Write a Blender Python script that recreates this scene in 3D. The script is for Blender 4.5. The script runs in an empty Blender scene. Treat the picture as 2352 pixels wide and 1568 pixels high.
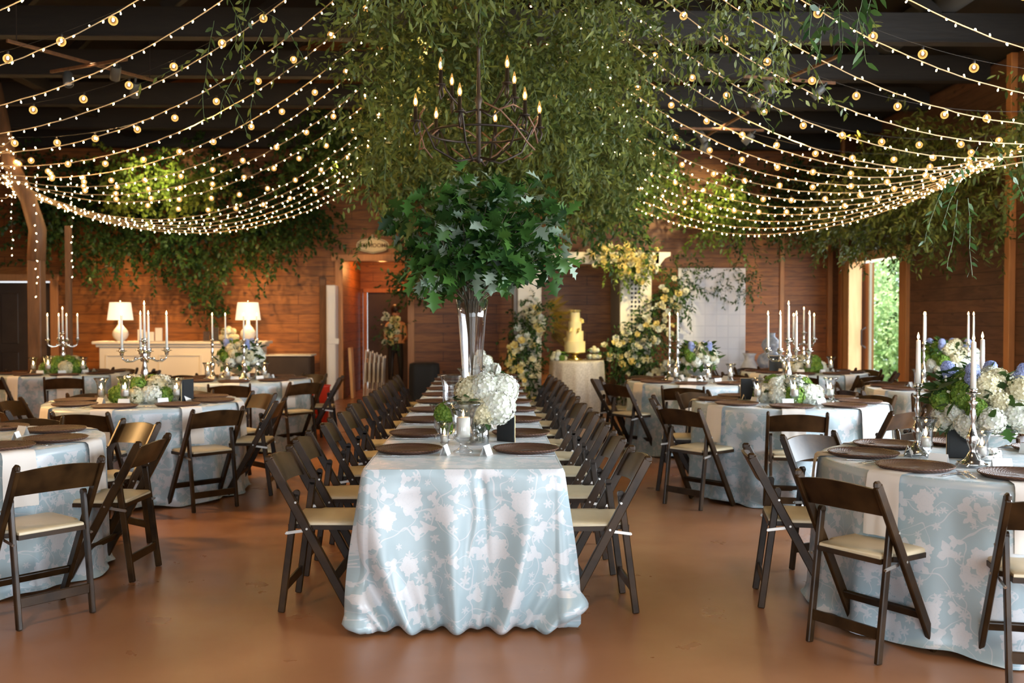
import bpy, math, random
import numpy as np
from mathutils import Vector, Matrix
PI = math.pi
S = bpy.context.scene
COL = S.collection
R = random.Random(7)

# ------------------------------------------------------------------ camera, world, lights, exposure
cd = bpy.data.cameras.new('camera'); cam = bpy.data.objects.new('camera', cd); COL.objects.link(cam)
cam.location = (0, 0, 1.46)
cam.rotation_euler = (math.radians(90 - 1.35), 0, math.radians(-1.53))
cd.lens = 35; cd.sensor_width = 36; cd.clip_end = 200
cd.dof.use_dof = True; cd.dof.focus_distance = 5.2; cd.dof.aperture_fstop = 2.8
S.camera = cam
S.view_settings.view_transform = 'Standard'; S.view_settings.look = 'None'
S.view_settings.gamma = 1; S.view_settings.use_curve_mapping = False
S.view_settings.exposure = 0.25
S.cycles.use_denoising = True
S.cycles.max_bounces = 7; S.cycles.transparent_max_bounces = 24
S.cycles.diffuse_bounces = 3; S.cycles.glossy_bounces = 3; S.cycles.transmission_bounces = 6
S.cycles.sample_clamp_indirect = 4
S.cycles.caustics_reflective = False; S.cycles.caustics_refractive = False
w = bpy.data.worlds.new('world'); S.world = w; w.use_nodes = True
w.node_tree.nodes['Background'].inputs[0].default_value = (0.80, 0.92, 1.0, 1)
w.node_tree.nodes['Background'].inputs[1].default_value = 1.8

def area(name, loc, rot, sx, sy, power, col):
    l = bpy.data.lights.new(name, 'AREA'); l.shape = 'RECTANGLE'; l.size = sx; l.size_y = sy
    l.energy = power; l.color = col
    o = bpy.data.objects.new(name, l); COL.objects.link(o); o.location = loc
    o.rotation_euler = [math.radians(a) for a in rot]; return o
def spot(name, loc, target, power, col, deg=50, blend=.6, r=.05):
    l = bpy.data.lights.new(name, 'SPOT'); l.energy = power; l.color = col
    l.spot_size = math.radians(deg); l.spot_blend = blend; l.shadow_soft_size = r
    o = bpy.data.objects.new(name, l); COL.objects.link(o); o.location = loc
    o.rotation_euler = (Vector(target) - Vector(loc)).to_track_quat('-Z', 'Y').to_euler(); return o
def point(name, loc, power, col, r=.05):
    l = bpy.data.lights.new(name, 'POINT'); l.energy = power; l.color = col; l.shadow_soft_size = r
    o = bpy.data.objects.new(name, l); COL.objects.link(o); o.location = loc; return o
COOL = (0.86, 0.93, 1.0); WARM = (1.0, 0.62, 0.28); AMB = (1.0, 0.56, 0.20)
# daylight through the wide open barn doors behind the camera and the openings along the right wall
area('daylight_entrance', (2.6, -3.4, 1.8), (90, 0, 0), 5.5, 3.2, 320, COOL)
area('daylight_entrance', (-2.9, -3.4, 1.8), (90, 0, 0), 2.4, 3.2, 40, COOL)
area('daylight_side_door', (6.5, 15.9, 1.3), (90, 0, 90), 2.0, 2.3, 55, COOL)
area('daylight_side_windows', (6.2, 4.2, 1.85), (90, 0, 90), 7.8, 1.9, 980, (.80, .90, 1.0))
sl = bpy.data.lights.new('sun', 'SUN'); sl.energy = 16; sl.angle = .02; sl.color = (1, .96, .86)
so = bpy.data.objects.new('sun', sl); COL.objects.link(so); so.rotation_euler = Vector((.30, -.55, -.80)).to_track_quat('-Z', 'Y').to_euler()
# track spots washing the planks and the greenery
for x, tx, e, c_ in ((-6.6, -7.0, 330, AMB), (-5.4, -5.7, 520, AMB), (-4.2, -4.5, 560, AMB), (-3.3, -3.6, 360, AMB), (5.0, 5.2, 330, AMB), (3.6, 3.4, 120, AMB), (-.9, -.7, 220, AMB), (1.0, 1.3, 90, AMB)):
    spot('spot_wall', (x, 13.2, 4.1), (tx, 18, 1.15), e, c_, 40, .9)
spot('spot_alcove', (-2.3, 15.3, 3.9), (-1.95, 20, .9), 380, AMB, 30)
spot('spot_leaves', (-5.2, 14.6, 3.9), (-5.2, 16.4, 3.5), 300, (1, .86, .45), 50)
spot('spot_leaves', (3.6, 14.9, 3.9), (3.8, 16.9, 3.4), 300, (1, .86, .45), 46)
spot('spot_leaves', (3.4, 13.4, 3.5), (1.9, 15.8, 3.5), 260, (1, .84, .42), 50)
spot('spot_arch', (3.4, 12.9, 4.0), (2.2, 16.2, 1.5), 620, (1, .80, .38), 40)
spot('spot_arch', (2.9, 12.9, 4.0), (1.0, 16.0, 1.1), 520, (1, .78, .36), 34)
spot('spot_canopy', (-3.2, 5.0, 2.9), (0.1, 8.0, 3.6), 170, (1, .76, .34), 60)
spot('spot_canopy', (3.3, 5.4, 2.9), (0.4, 8.4, 3.6), 110, (1, .80, .42), 60)
spot('spot_canopy', (-3.0, 9.5, 3.2), (0.0, 11.5, 3.4), 170, (1, .80, .36), 70)
spot('spot_canopy', (3.2, 9.5, 3.2), (0.6, 11.8, 3.4), 150, (1, .80, .40), 70)
spot('spot_swag', (3.4, 11.5, 3.9), (6.0, 13.4, 2.7), 90, (1, .82, .42), 50)
spot('spot_mantel_side', (-8.9, 8.2, 3.6), (-3.3, 8.6, .5), 1000, AMB, 60, 1.0, .15)
spot('spot_mantel_side', (-8.9, 12.0, 3.6), (-4.0, 12.4, .6), 700, AMB, 60, 1.0, .15)
point('passage_lamp', (-1.98, 19.2, 2.40), 34, (1, .42, .12), .06)
# general warm downlight: some at the track fixtures, the rest added without a fixture
for x, y, t_, e in ((3.25, 10.6, (2.4, 9.6, 0), 180), (3.0, 12.6, (3.6, 12.4, 0), 160), (-4.0, 10.2, (-3.2, 9.8, 0), 480), (-4.8, 7.2, (-3.9, 7.6, 0), 300), (-2.2, 2.4, (-2.4, 3.6, 0), 150), (1.0, 2.4, (.8, 3.2, 0), 150), (-.6, 9, (-.6, 9.5, 0), 180)):
    spot('spot_down', (x, y, 4.0), t_, e, WARM, 95, 1.0, .12)

# ------------------------------------------------------------------ materials
def nt(name):
    m = bpy.data.materials.new(name); m.use_nodes = True
    t = m.node_tree; return m, t, t.nodes['Principled BSDF']
def N(t, kind, **kw):
    n = t.nodes.new(kind)
    for k, v in kw.items():
        if k.startswith('i_'):
            key = k[2:]
            n.inputs[int(key) if key.isdigit() else key.replace('_', ' ')].default_value = v
        else: setattr(n, k, v)
    return n
def plain(name, col, rough=.5, metal=0, spec=.5, **kw):
    m, t, b = nt(name)
    b.inputs['Base Color'].default_value = (*col, 1); b.inputs['Roughness'].default_value = rough
    b.inputs['Metallic'].default_value = metal; b.inputs['Specular IOR Level'].default_value = spec
    for k, v in kw.items(): b.inputs[k.replace('_', ' ')].default_value = v
    return m
def noisy(name, c1, c2, scale=8, rough=.5, bump=0.0, stretch=(1, 1, 1), detail=4, coord='Object', metal=0, island=0.0):
    m, t, b = nt(name)
    tc = N(t, 'ShaderNodeTexCoord'); mp = N(t, 'ShaderNodeMapping'); mp.inputs['Scale'].default_value = stretch
    t.links.new(tc.outputs[coord], mp.inputs[0])
    n = N(t, 'ShaderNodeTexNoise'); n.inputs['Scale'].default_value = scale; n.inputs['Detail'].default_value = detail
    t.links.new(mp.outputs[0], n.inputs[0])
    r = N(t, 'ShaderNodeValToRGB'); r.color_ramp.elements[0].color = (*c1, 1); r.color_ramp.elements[1].color = (*c2, 1)
    r.color_ramp.elements[0].position = .3; r.color_ramp.elements[1].position = .7
    src = n.outputs[0]
    if island:
        g = N(t, 'ShaderNodeNewGeometry'); mx = N(t, 'ShaderNodeMix')
        mx.inputs[0].default_value = island
        t.links.new(n.outputs[0], mx.inputs[2]); t.links.new(g.outputs['Random Per Island'], mx.inputs[3]); src = mx.outputs[0]
    t.links.new(src, r.inputs[0]); t.links.new(r.outputs[0], b.inputs['Base Color'])
    b.inputs['Roughness'].default_value = rough; b.inputs['Metallic'].default_value = metal
    if bump:
        bp = N(t, 'ShaderNodeBump'); bp.inputs['Strength'].default_value = bump; bp.inputs['Distance'].default_value = .01
        t.links.new(n.outputs[0], bp.inputs['Height']); t.links.new(bp.outputs[0], b.inputs['Normal'])
    return m
def leafmat(name, c1, c2, rough=.42, trans=.25):
    m, t, b = nt(name)
    g = N(t, 'ShaderNodeNewGeometry'); r = N(t, 'ShaderNodeValToRGB')
    r.color_ramp.elements[0].color = (*c1, 1); r.color_ramp.elements[1].color = (*c2, 1)
    t.links.new(g.outputs['Random Per Island'], r.inputs[0]); t.links.new(r.outputs[0], b.inputs['Base Color'])
    b.inputs['Roughness'].default_value = rough; b.inputs['Specular IOR Level'].default_value = .28
    tr = N(t, 'ShaderNodeBsdfTranslucent'); t.links.new(r.outputs[0], tr.inputs[0])
    mx = N(t, 'ShaderNodeMixShader'); mx.inputs[0].default_value = trans
    out = t.nodes['Material Output']
    t.links.new(b.outputs[0], mx.inputs[1]); t.links.new(tr.outputs[0], mx.inputs[2]); t.links.new(mx.outputs[0], out.inputs[0])
    return m
def emit(name, col, s):
    m, t, b = nt(name)
    b.inputs['Base Color'].default_value = (*col, 1)
    b.inputs['Emission Color'].default_value = (*col, 1); b.inputs['Emission Strength'].default_value = s
    return m
def glass(name, col=(1, 1, 1), rough=.03):
    """thin-walled clear glass: passes light, reflects at grazing angles"""
    m, t, b = nt(name); t.nodes.remove(b)
    tr = N(t, 'ShaderNodeBsdfTransparent'); tr.inputs[0].default_value = (*[c*.97 for c in col], 1)
    gl = N(t, 'ShaderNodeBsdfGlossy'); gl.inputs['Roughness'].default_value = rough
    lw = N(t, 'ShaderNodeLayerWeight'); lw.inputs[0].default_value = .32; mr = N(t, 'ShaderNodeMapRange'); mr.inputs[3].default_value = .05; mr.inputs[4].default_value = .85
    t.links.new(lw.outputs['Facing'], mr.inputs[0]); mx = N(t, 'ShaderNodeMixShader'); t.links.new(mr.outputs[0], mx.inputs[0])
    t.links.new(tr.outputs[0], mx.inputs[1]); t.links.new(gl.outputs[0], mx.inputs[2]); t.links.new(mx.outputs[0], t.nodes['Material Output'].inputs[0])
    return m
def planks(name, c1, c2, row=.14, rough=.5, vertical=False):
    m, t, b = nt(name)
    tc = N(t, 'ShaderNodeTexCoord'); sp = N(t, 'ShaderNodeSeparateXYZ'); t.links.new(tc.outputs['Object'], sp.inputs[0])
    ad = N(t, 'ShaderNodeMath', operation='ADD'); t.links.new(sp.outputs[0], ad.inputs[0]); t.links.new(sp.outputs[1], ad.inputs[1])
    cb = N(t, 'ShaderNodeCombineXYZ')
    t.links.new(ad.outputs[0], cb.inputs[1 if vertical else 0]); t.links.new(sp.outputs[2], cb.inputs[0 if vertical else 1])
    br = N(t, 'ShaderNodeTexBrick'); t.links.new(cb.outputs[0], br.inputs[0])
    br.inputs['Scale'].default_value = 1; br.inputs['Row Height'].default_value = row; br.inputs['Brick Width'].default_value = 2.6
    br.inputs['Mortar Size'].default_value = .004; br.inputs['Color1'].default_value = (*c1, 1); br.inputs['Color2'].default_value = (*c2, 1)
    br.inputs['Mortar'].default_value = (c1[0]*.15, c1[1]*.12, c1[2]*.1, 1); br.offset = .37
    mp = N(t, 'ShaderNodeMapping'); mp.inputs['Scale'].default_value = (1.1, 8, 1); t.links.new(cb.outputs[0], mp.inputs[0])
    n = N(t, 'ShaderNodeTexNoise'); n.inputs['Scale'].default_value = 2.2; n.inputs['Detail'].default_value = 7; n.inputs['Distortion'].default_value = 1.2
    t.links.new(mp.outputs[0], n.inputs[0])
    r = N(t, 'ShaderNodeValToRGB'); r.color_ramp.elements[0].color = (.55, .48, .44, 1); r.color_ramp.elements[1].color = (1.12, 1.1, 1.05, 1)
    r.color_ramp.elements[0].position = .32; r.color_ramp.elements[1].position = .62
    t.links.new(n.outputs[0], r.inputs[0])
    mm = N(t, 'ShaderNodeMapping'); mm.inputs['Scale'].default_value = (1.6, 3.6, 1); t.links.new(cb.outputs[0], mm.inputs[0])
    v = N(t, 'ShaderNodeTexVoronoi'); v.inputs['Scale'].default_value = 1.3; t.links.new(mm.outputs[0], v.inputs[0])
    kr = N(t, 'ShaderNodeValToRGB'); kr.color_ramp.elements[0].color = (.16, .10, .08, 1); kr.color_ramp.elements[1].color = (1, 1, 1, 1)
    kr.color_ramp.elements[0].position = .05; kr.color_ramp.elements[1].position = .13; t.links.new(v.outputs[0], kr.inputs[0])
    m1 = N(t, 'ShaderNodeMix', data_type='RGBA', blend_type='MULTIPLY'); m1.inputs[0].default_value = .85
    m2 = N(t, 'ShaderNodeMix', data_type='RGBA', blend_type='MULTIPLY'); m2.inputs[0].default_value = .8
    t.links.new(br.outputs[0], m1.inputs[6]); t.links.new(r.outputs[0], m1.inputs[7])
    t.links.new(m1.outputs[2], m2.inputs[6]); t.links.new(kr.outputs[0], m2.inputs[7])
    t.links.new(m2.outputs[2], b.inputs['Base Color']); b.inputs['Roughness'].default_value = rough
    bp = N(t, 'ShaderNodeBump'); bp.inputs['Strength'].default_value = .5; bp.inputs['Distance'].default_value = .01; bp.invert = True
    t.links.new(br.outputs[1], bp.inputs['Height']); t.links.new(bp.outputs[0], b.inputs['Normal'])
    return m
def damask(name, blue, white):
    """pale blue cloth with blossoms, buds, leaf sprays and curling stems"""
    m, t, b = nt(name); L = t.links.new
    uv = N(t, 'ShaderNodeTexCoord')
    nd = N(t, 'ShaderNodeTexNoise'); nd.inputs['Scale'].default_value = 9; nd.inputs['Detail'].default_value = 2; L(uv.outputs['UV'], nd.inputs[0])
    ws = N(t, 'ShaderNodeVectorMath', operation='SCALE'); ws.inputs[3].default_value = .035; L(nd.outputs[1], ws.inputs[0])
    wv = N(t, 'ShaderNodeVectorMath', operation='ADD'); L(uv.outputs['UV'], wv.inputs[0]); L(ws.outputs[0], wv.inputs[1])
    def M(op, a, b_=None, c=None):
        n = N(t, 'ShaderNodeMath', operation=op)
        for i, x in enumerate((a, b_, c)):
            if x is None: continue
            if hasattr(x, 'is_linked') or hasattr(x, 'links'): L(x, n.inputs[i])
            else: n.inputs[i].default_value = x
        return n.outputs[0]
    def blooms(scale, size, petals, depth, seed, prob):
        mp = N(t, 'ShaderNodeMapping'); mp.inputs['Location'].default_value = (seed, seed*.7, 0); L(wv.outputs[0], mp.inputs[0])
        v = N(t, 'ShaderNodeTexVoronoi', voronoi_dimensions='2D'); v.inputs['Scale'].default_value = scale; v.inputs['Randomness'].default_value = .8
        L(mp.outputs[0], v.inputs[0])
        sc = N(t, 'ShaderNodeVectorMath', operation='SUBTRACT'); L(mp.outputs[0], sc.inputs[0]); L(v.outputs['Position'], sc.inputs[1])
        se = N(t, 'ShaderNodeSeparateXYZ'); L(sc.outputs[0], se.inputs[0])
        ang = M('ARCTAN2', se.outputs[1], se.outputs[0]); cs = N(t, 'ShaderNodeSeparateColor'); L(v.outputs['Color'], cs.inputs[0])
        ph = M('MULTIPLY', cs.outputs[0], 6.28)
        wav = M('COSINE', M('MULTIPLY_ADD', ang, float(petals), ph))
        fine = M('COSINE', M('MULTIPLY', ang, float(petals*3 + 1)))
        rad = M('MULTIPLY_ADD', wav, depth*size, M('MULTIPLY_ADD', fine, size*.07, size))
        rad = M('MULTIPLY', rad, M('MULTIPLY_ADD', cs.outputs[1], .5, .65))
        d = M('DIVIDE', v.outputs['Distance'], scale)   # distance comes back in texture units
        mask = M('LESS_THAN', v.outputs['Distance'], M('MULTIPLY', rad, scale))
        pick = M('LESS_THAN', cs.outputs[2], prob)
        veins = M('GREATER_THAN', M('FRACT', M('MULTIPLY', M('DIVIDE', v.outputs['Distance'], M('MULTIPLY', rad, scale)), 2.6)), .12)
        return M('MULTIPLY', M('MULTIPLY', mask, pick), M('MULTIPLY_ADD', veins, .22, .78))
    def stems(scale, wd, seed):
        mp = N(t, 'ShaderNodeMapping'); mp.inputs['Location'].default_value = (seed, -seed, 0); L(uv.outputs['UV'], mp.inputs[0])
        n = N(t, 'ShaderNodeTexNoise', noise_dimensions='2D'); n.inputs['Scale'].default_value = scale; n.inputs['Detail'].default_value = .6; L(mp.outputs[0], n.inputs[0])
        return M('LESS_THAN', M('ABSOLUTE', M('SUBTRACT', n.outputs[0], .5)), wd)
    a = blooms(5.2, .058, 5, .17, 0, .75); c = blooms(10.5, .028, 3, .42, 3.1, .55); e = blooms(17, .016, 6, .45, 7.7, .55)
    s = M('MULTIPLY', M('MAXIMUM', stems(5.2, .0085, 1.3), stems(7.1, .007, 9.2)), .75)
    mk = M('MAXIMUM', M('MAXIMUM', a, M('MULTIPLY', c, .9)), M('MAXIMUM', M('MULTIPLY', e, .8), s))
    mx = N(t, 'ShaderNodeMix', data_type='RGBA'); L(mk, mx.inputs[0])
    mx.inputs[6].default_value = (*blue, 1); mx.inputs[7].default_value = (*white, 1); L(mx.outputs[2], b.inputs['Base Color'])
    b.inputs['Roughness'].default_value = .33; b.inputs['Specular IOR Level'].default_value = .65
    b.inputs['Sheen Weight'].default_value = .15
    n2 = N(t, 'ShaderNodeTexNoise'); n2.inputs['Scale'].default_value = 5; L(uv.outputs['Object'], n2.inputs[0])
    bp = N(t, 'ShaderNodeBump'); bp.inputs['Strength'].default_value = .25; bp.inputs['Distance'].default_value = .03; L(n2.outputs[0], bp.inputs['Height']); L(bp.outputs[0], b.inputs['Normal'])
    return m

M_wall = planks('plank_wood', (.32, .112, .022), (.245, .082, .016), .17)
M_wallr = planks('plank_wood_weathered', (.150, .066, .033), (.105, .047, .025), .17)
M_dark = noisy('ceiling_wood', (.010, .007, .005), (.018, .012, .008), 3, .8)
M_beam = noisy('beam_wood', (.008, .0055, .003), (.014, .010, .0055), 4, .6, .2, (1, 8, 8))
M_jamb = noisy('pine_jamb', (.62, .34, .13), (.74, .44, .19), 3, .45, .1, (6, 6, .6))
M_frame = noisy('stained_frame', (.42, .17, .055), (.52, .22, .075), 4, .5, .1, (6, 6, .7))
M_post = noisy('post_wood', (.10, .045, .018), (.17, .075, .030), 5, .6, .3, (6, 6, .8))
M_chair = noisy('walnut_stain', (.010, .005, .002), (.050, .024, .008), 3.2, .33, .12, (2.5, 2.5, 2.5), 5)
M_chair.node_tree.nodes['Principled BSDF'].inputs['Specular IOR Level'].default_value = .28
M_pad = noisy('ivory_vinyl', (.60, .49, .31), (.66, .55, .37), 12, .38, .05)
M_steel = plain('zinc_steel', (.55, .52, .48), .35, 1)
M_iron = plain('black_iron', (.030, .020, .015), .45, .6)
M_cloth = damask('blue_damask', (.365, .465, .505), (.60, .605, .625))
M_white_cloth = plain('white_linen', (.78, .77, .76), .75, Sheen_Weight=.2)
M_napkin = plain('cream_napkin', (.74, .68, .62), .8)
M_paper = plain('white_card', (.85, .84, .82), .7)
M_chalk = plain('chalkboard', (.010, .013, .016), .6)
M_silver = plain('silver', (.86, .83, .78), .16, 1)
M_cutlery = plain('cutlery_silver', (.74, .74, .74), .22, 1)
M_wax = plain('ivory_wax', (.86, .82, .72), .45, Subsurface_Weight=.15, Subsurface_Scale=.02)
M_flame = emit('flame', (1.0, .60, .22), 26)
M_glass = glass('clear_glass'); M_bulbglass = plain('globe_glass', (1, .62, .25), .1)
M_stem = leafmat('stem_green', (.04, .06, .015), (.07, .10, .03), .6, .0)
M_leaf = leafmat('smilax_leaf', (.030, .052, .009), (.150, .168, .034), .5, .25)
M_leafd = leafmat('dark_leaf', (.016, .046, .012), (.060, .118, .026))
M_leafy = leafmat('lime_lit_leaf', (.115, .185, .022), (.24, .30, .05))  # spotlit glow of the smilax clumps painted into the leaf; ferns share it
M_oak = leafmat('oak_leaf', (.008, .032, .008), (.062, .145, .024), .4, .2)
M_oakpale = leafmat('oak_leaf_underside', (.20, .27, .19), (.30, .36, .27), .6, .1)
M_branch = plain('branch_bark', (.10, .065, .035), .7)
M_hwhite = leafmat('white_petal', (.74, .76, .62), (.92, .91, .85), .6, .25)
M_hcream = leafmat('cream_petal', (.70, .64, .40), (.86, .80, .58), .6, .25)
M_hgreen = leafmat('green_petal', (.09, .20, .025), (.26, .38, .06), .55, .2)
M_hblue = leafmat('blue_petal', (.30, .36, .62), (.45, .50, .76), .6, .2)
M_yellow = leafmat('yellow_petal', (.82, .62, .18), (.95, .84, .42), .6, .25)
M_creamw = plain('cream_paint', (.74, .68, .56), .45)
M_whitep = plain('white_paint', (.72, .70, .66), .45)
M_shade = emit('lampshade', (1.0, .86, .62), .75)
M_ceram = plain('white_ceramic', (.80, .78, .74), .2)
M_black = plain('black_cloth', (.012, .011, .010), .8)
M_darkdoor = noisy('dark_door', (.035, .022, .014), (.050, .032, .020), 4, .5)
M_duct = plain('duct_grey', (.085, .090, .090), .5, .3)
M_red = plain('red_plastic', (.60, .035, .015), .4)
M_cord = plain('cord_gold', (.62, .42, .22), .5); M_cordd = plain('cord_dark', (.02, .015, .01), .6)
M_pix = emit('fairy_bulb', (1.0, .72, .36), 42)
M_fil = emit('filament', (1.0, .66, .26), 260)

def m_globe():
    m, t, b = nt('amber_globe')
    tr = N(t, 'ShaderNodeBsdfTransparent'); em = N(t, 'ShaderNodeEmission'); em.inputs[0].default_value = (1, .50, .13, 1); em.inputs[1].default_value = 1.9
    lw = N(t, 'ShaderNodeLayerWeight'); lw.inputs[0].default_value = .45
    mx = N(t, 'ShaderNodeMixShader'); t.links.new(lw.outputs['Facing'], mx.inputs[0])
    t.links.new(tr.outputs[0], mx.inputs[1]); t.links.new(em.outputs[0], mx.inputs[2])
    t.links.new(mx.outputs[0], t.nodes['Material Output'].inputs[0]); return m
M_globe = m_globe()
def m_floor():
    m, t, b = nt('floor_concrete'); L = t.links.new
    tc = N(t, 'ShaderNodeTexCoord')
    n = N(t, 'ShaderNodeTexNoise'); n.inputs['Scale'].default_value = .9; n.inputs['Detail'].default_value = 6; n.inputs['Distortion'].default_value = .6; L(tc.outputs['Object'], n.inputs[0])
    r = N(t, 'ShaderNodeValToRGB'); e = r.color_ramp.elements
    e[0].color = (.27, .115, .050, 1); e[1].color = (.40, .185, .088, 1); e[0].position = .3; e[1].position = .7
    L(n.outputs[0], r.inputs[0])
    v = N(t, 'ShaderNodeTexVoronoi'); v.inputs['Scale'].default_value = 1.7; L(tc.outputs['Object'], v.inputs[0])
    k = N(t, 'ShaderNodeValToRGB'); k.color_ramp.elements[0].color = (.25, .2, .18, 1); k.color_ramp.elements[1].color = (1, 1, 1, 1)
    k.color_ramp.elements[0].position = .002; k.color_ramp.elements[1].position = .0035; L(v.outputs[0], k.inputs[0])
    mx = N(t, 'ShaderNodeMix', data_type='RGBA', blend_type='MULTIPLY'); mx.inputs[0].default_value = .45
    L(r.outputs[0], mx.inputs[6]); L(k.outputs[0], mx.inputs[7]); L(mx.outputs[2], b.inputs['Base Color'])
    n2 = N(t, 'ShaderNodeTexNoise'); n2.inputs['Scale'].default_value = 3; n2.inputs['Detail'].default_value = 5; L(tc.outputs['Object'], n2.inputs[0])
    mr = N(t, 'ShaderNodeMapRange'); mr.inputs[3].default_value = .20; mr.inputs[4].default_value = .42; L(n2.outputs[0], mr.inputs[0]); L(mr.outputs[0], b.inputs['Roughness'])
    bp = N(t, 'ShaderNodeBump'); bp.inputs['Strength'].default_value = .12; bp.inputs['Distance'].default_value = .01
    n3 = N(t, 'ShaderNodeTexNoise'); n3.inputs['Scale'].default_value = 2.2; L(tc.outputs['Object'], n3.inputs[0]); L(n3.outputs[0], bp.inputs['Height']); L(bp.outputs[0], b.inputs['Normal'])
    return m
M_floor = m_floor()
def m_rattan():
    m, t, b = nt('dark_rattan'); L = t.links.new
    tc = N(t, 'ShaderNodeTexCoord'); se = N(t, 'ShaderNodeSeparateXYZ'); L(tc.outputs['Object'], se.inputs[0])
    def M(op, a, b_=None, c=None):
        n = N(t, 'ShaderNodeMath', operation=op)
        for i, x in enumerate((a, b_, c)):
            if x is None: continue
            if hasattr(x, 'links'): L(x, n.inputs[i])
            else: n.inputs[i].default_value = x
        return n.outputs[0]
    ang = M('ARCTAN2', se.outputs[1], se.outputs[0])
    rad = M('SQRT', M('ADD', M('MULTIPLY', se.outputs[0], se.outputs[0]), M('MULTIPLY', se.outputs[1], se.outputs[1])))
    ring = M('FLOOR', M('MULTIPLY', rad, 150.0))
    wv = M('SINE', M('MULTIPLY_ADD', ang, 54.0, M('MULTIPLY', ring, 2.72)))
    rr = M('SINE', M('MULTIPLY', rad, 942.0))
    h = M('MULTIPLY', M('ADD', wv, M('MULTIPLY', rr, 1.1)), .5)
    mr = N(t, 'ShaderNodeValToRGB'); mr.color_ramp.elements[0].color = (.012, .004, .003, 1); mr.color_ramp.elements[1].color = (.20, .085, .045, 1)
    L(M('MULTIPLY_ADD', h, .5, .5), mr.inputs[0]); L(mr.outputs[0], b.inputs['Base Color']); b.inputs['Roughness'].default_value = .34
    bp = N(t, 'ShaderNodeBump'); bp.inputs['Strength'].default_value = .9; bp.inputs['Distance'].default_value = .003; L(h, bp.inputs['Height']); L(bp.outputs[0], b.inputs['Normal'])
    return m
M_rattan = m_rattan()
M_vaseblue = noisy('blue_white_glaze', (.20, .27, .42), (.62, .64, .68), 16, .15, 0, (1, 1, 1), 6)
M_cake = plain('yellow_fondant', (.80, .66, .33), .5, Subsurface_Weight=.1, Subsurface_Scale=.02)
M_sequin = noisy('champagne_sequin', (.52, .44, .34), (.80, .72, .60), 60, .4, .2)
M_skin = plain('skin', (.50, .27, .17), .5, Subsurface_Weight=.1, Subsurface_Scale=.02)
M_beige = plain('beige_fabric', (.48, .33, .18), .8)
M_screen = None

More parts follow.
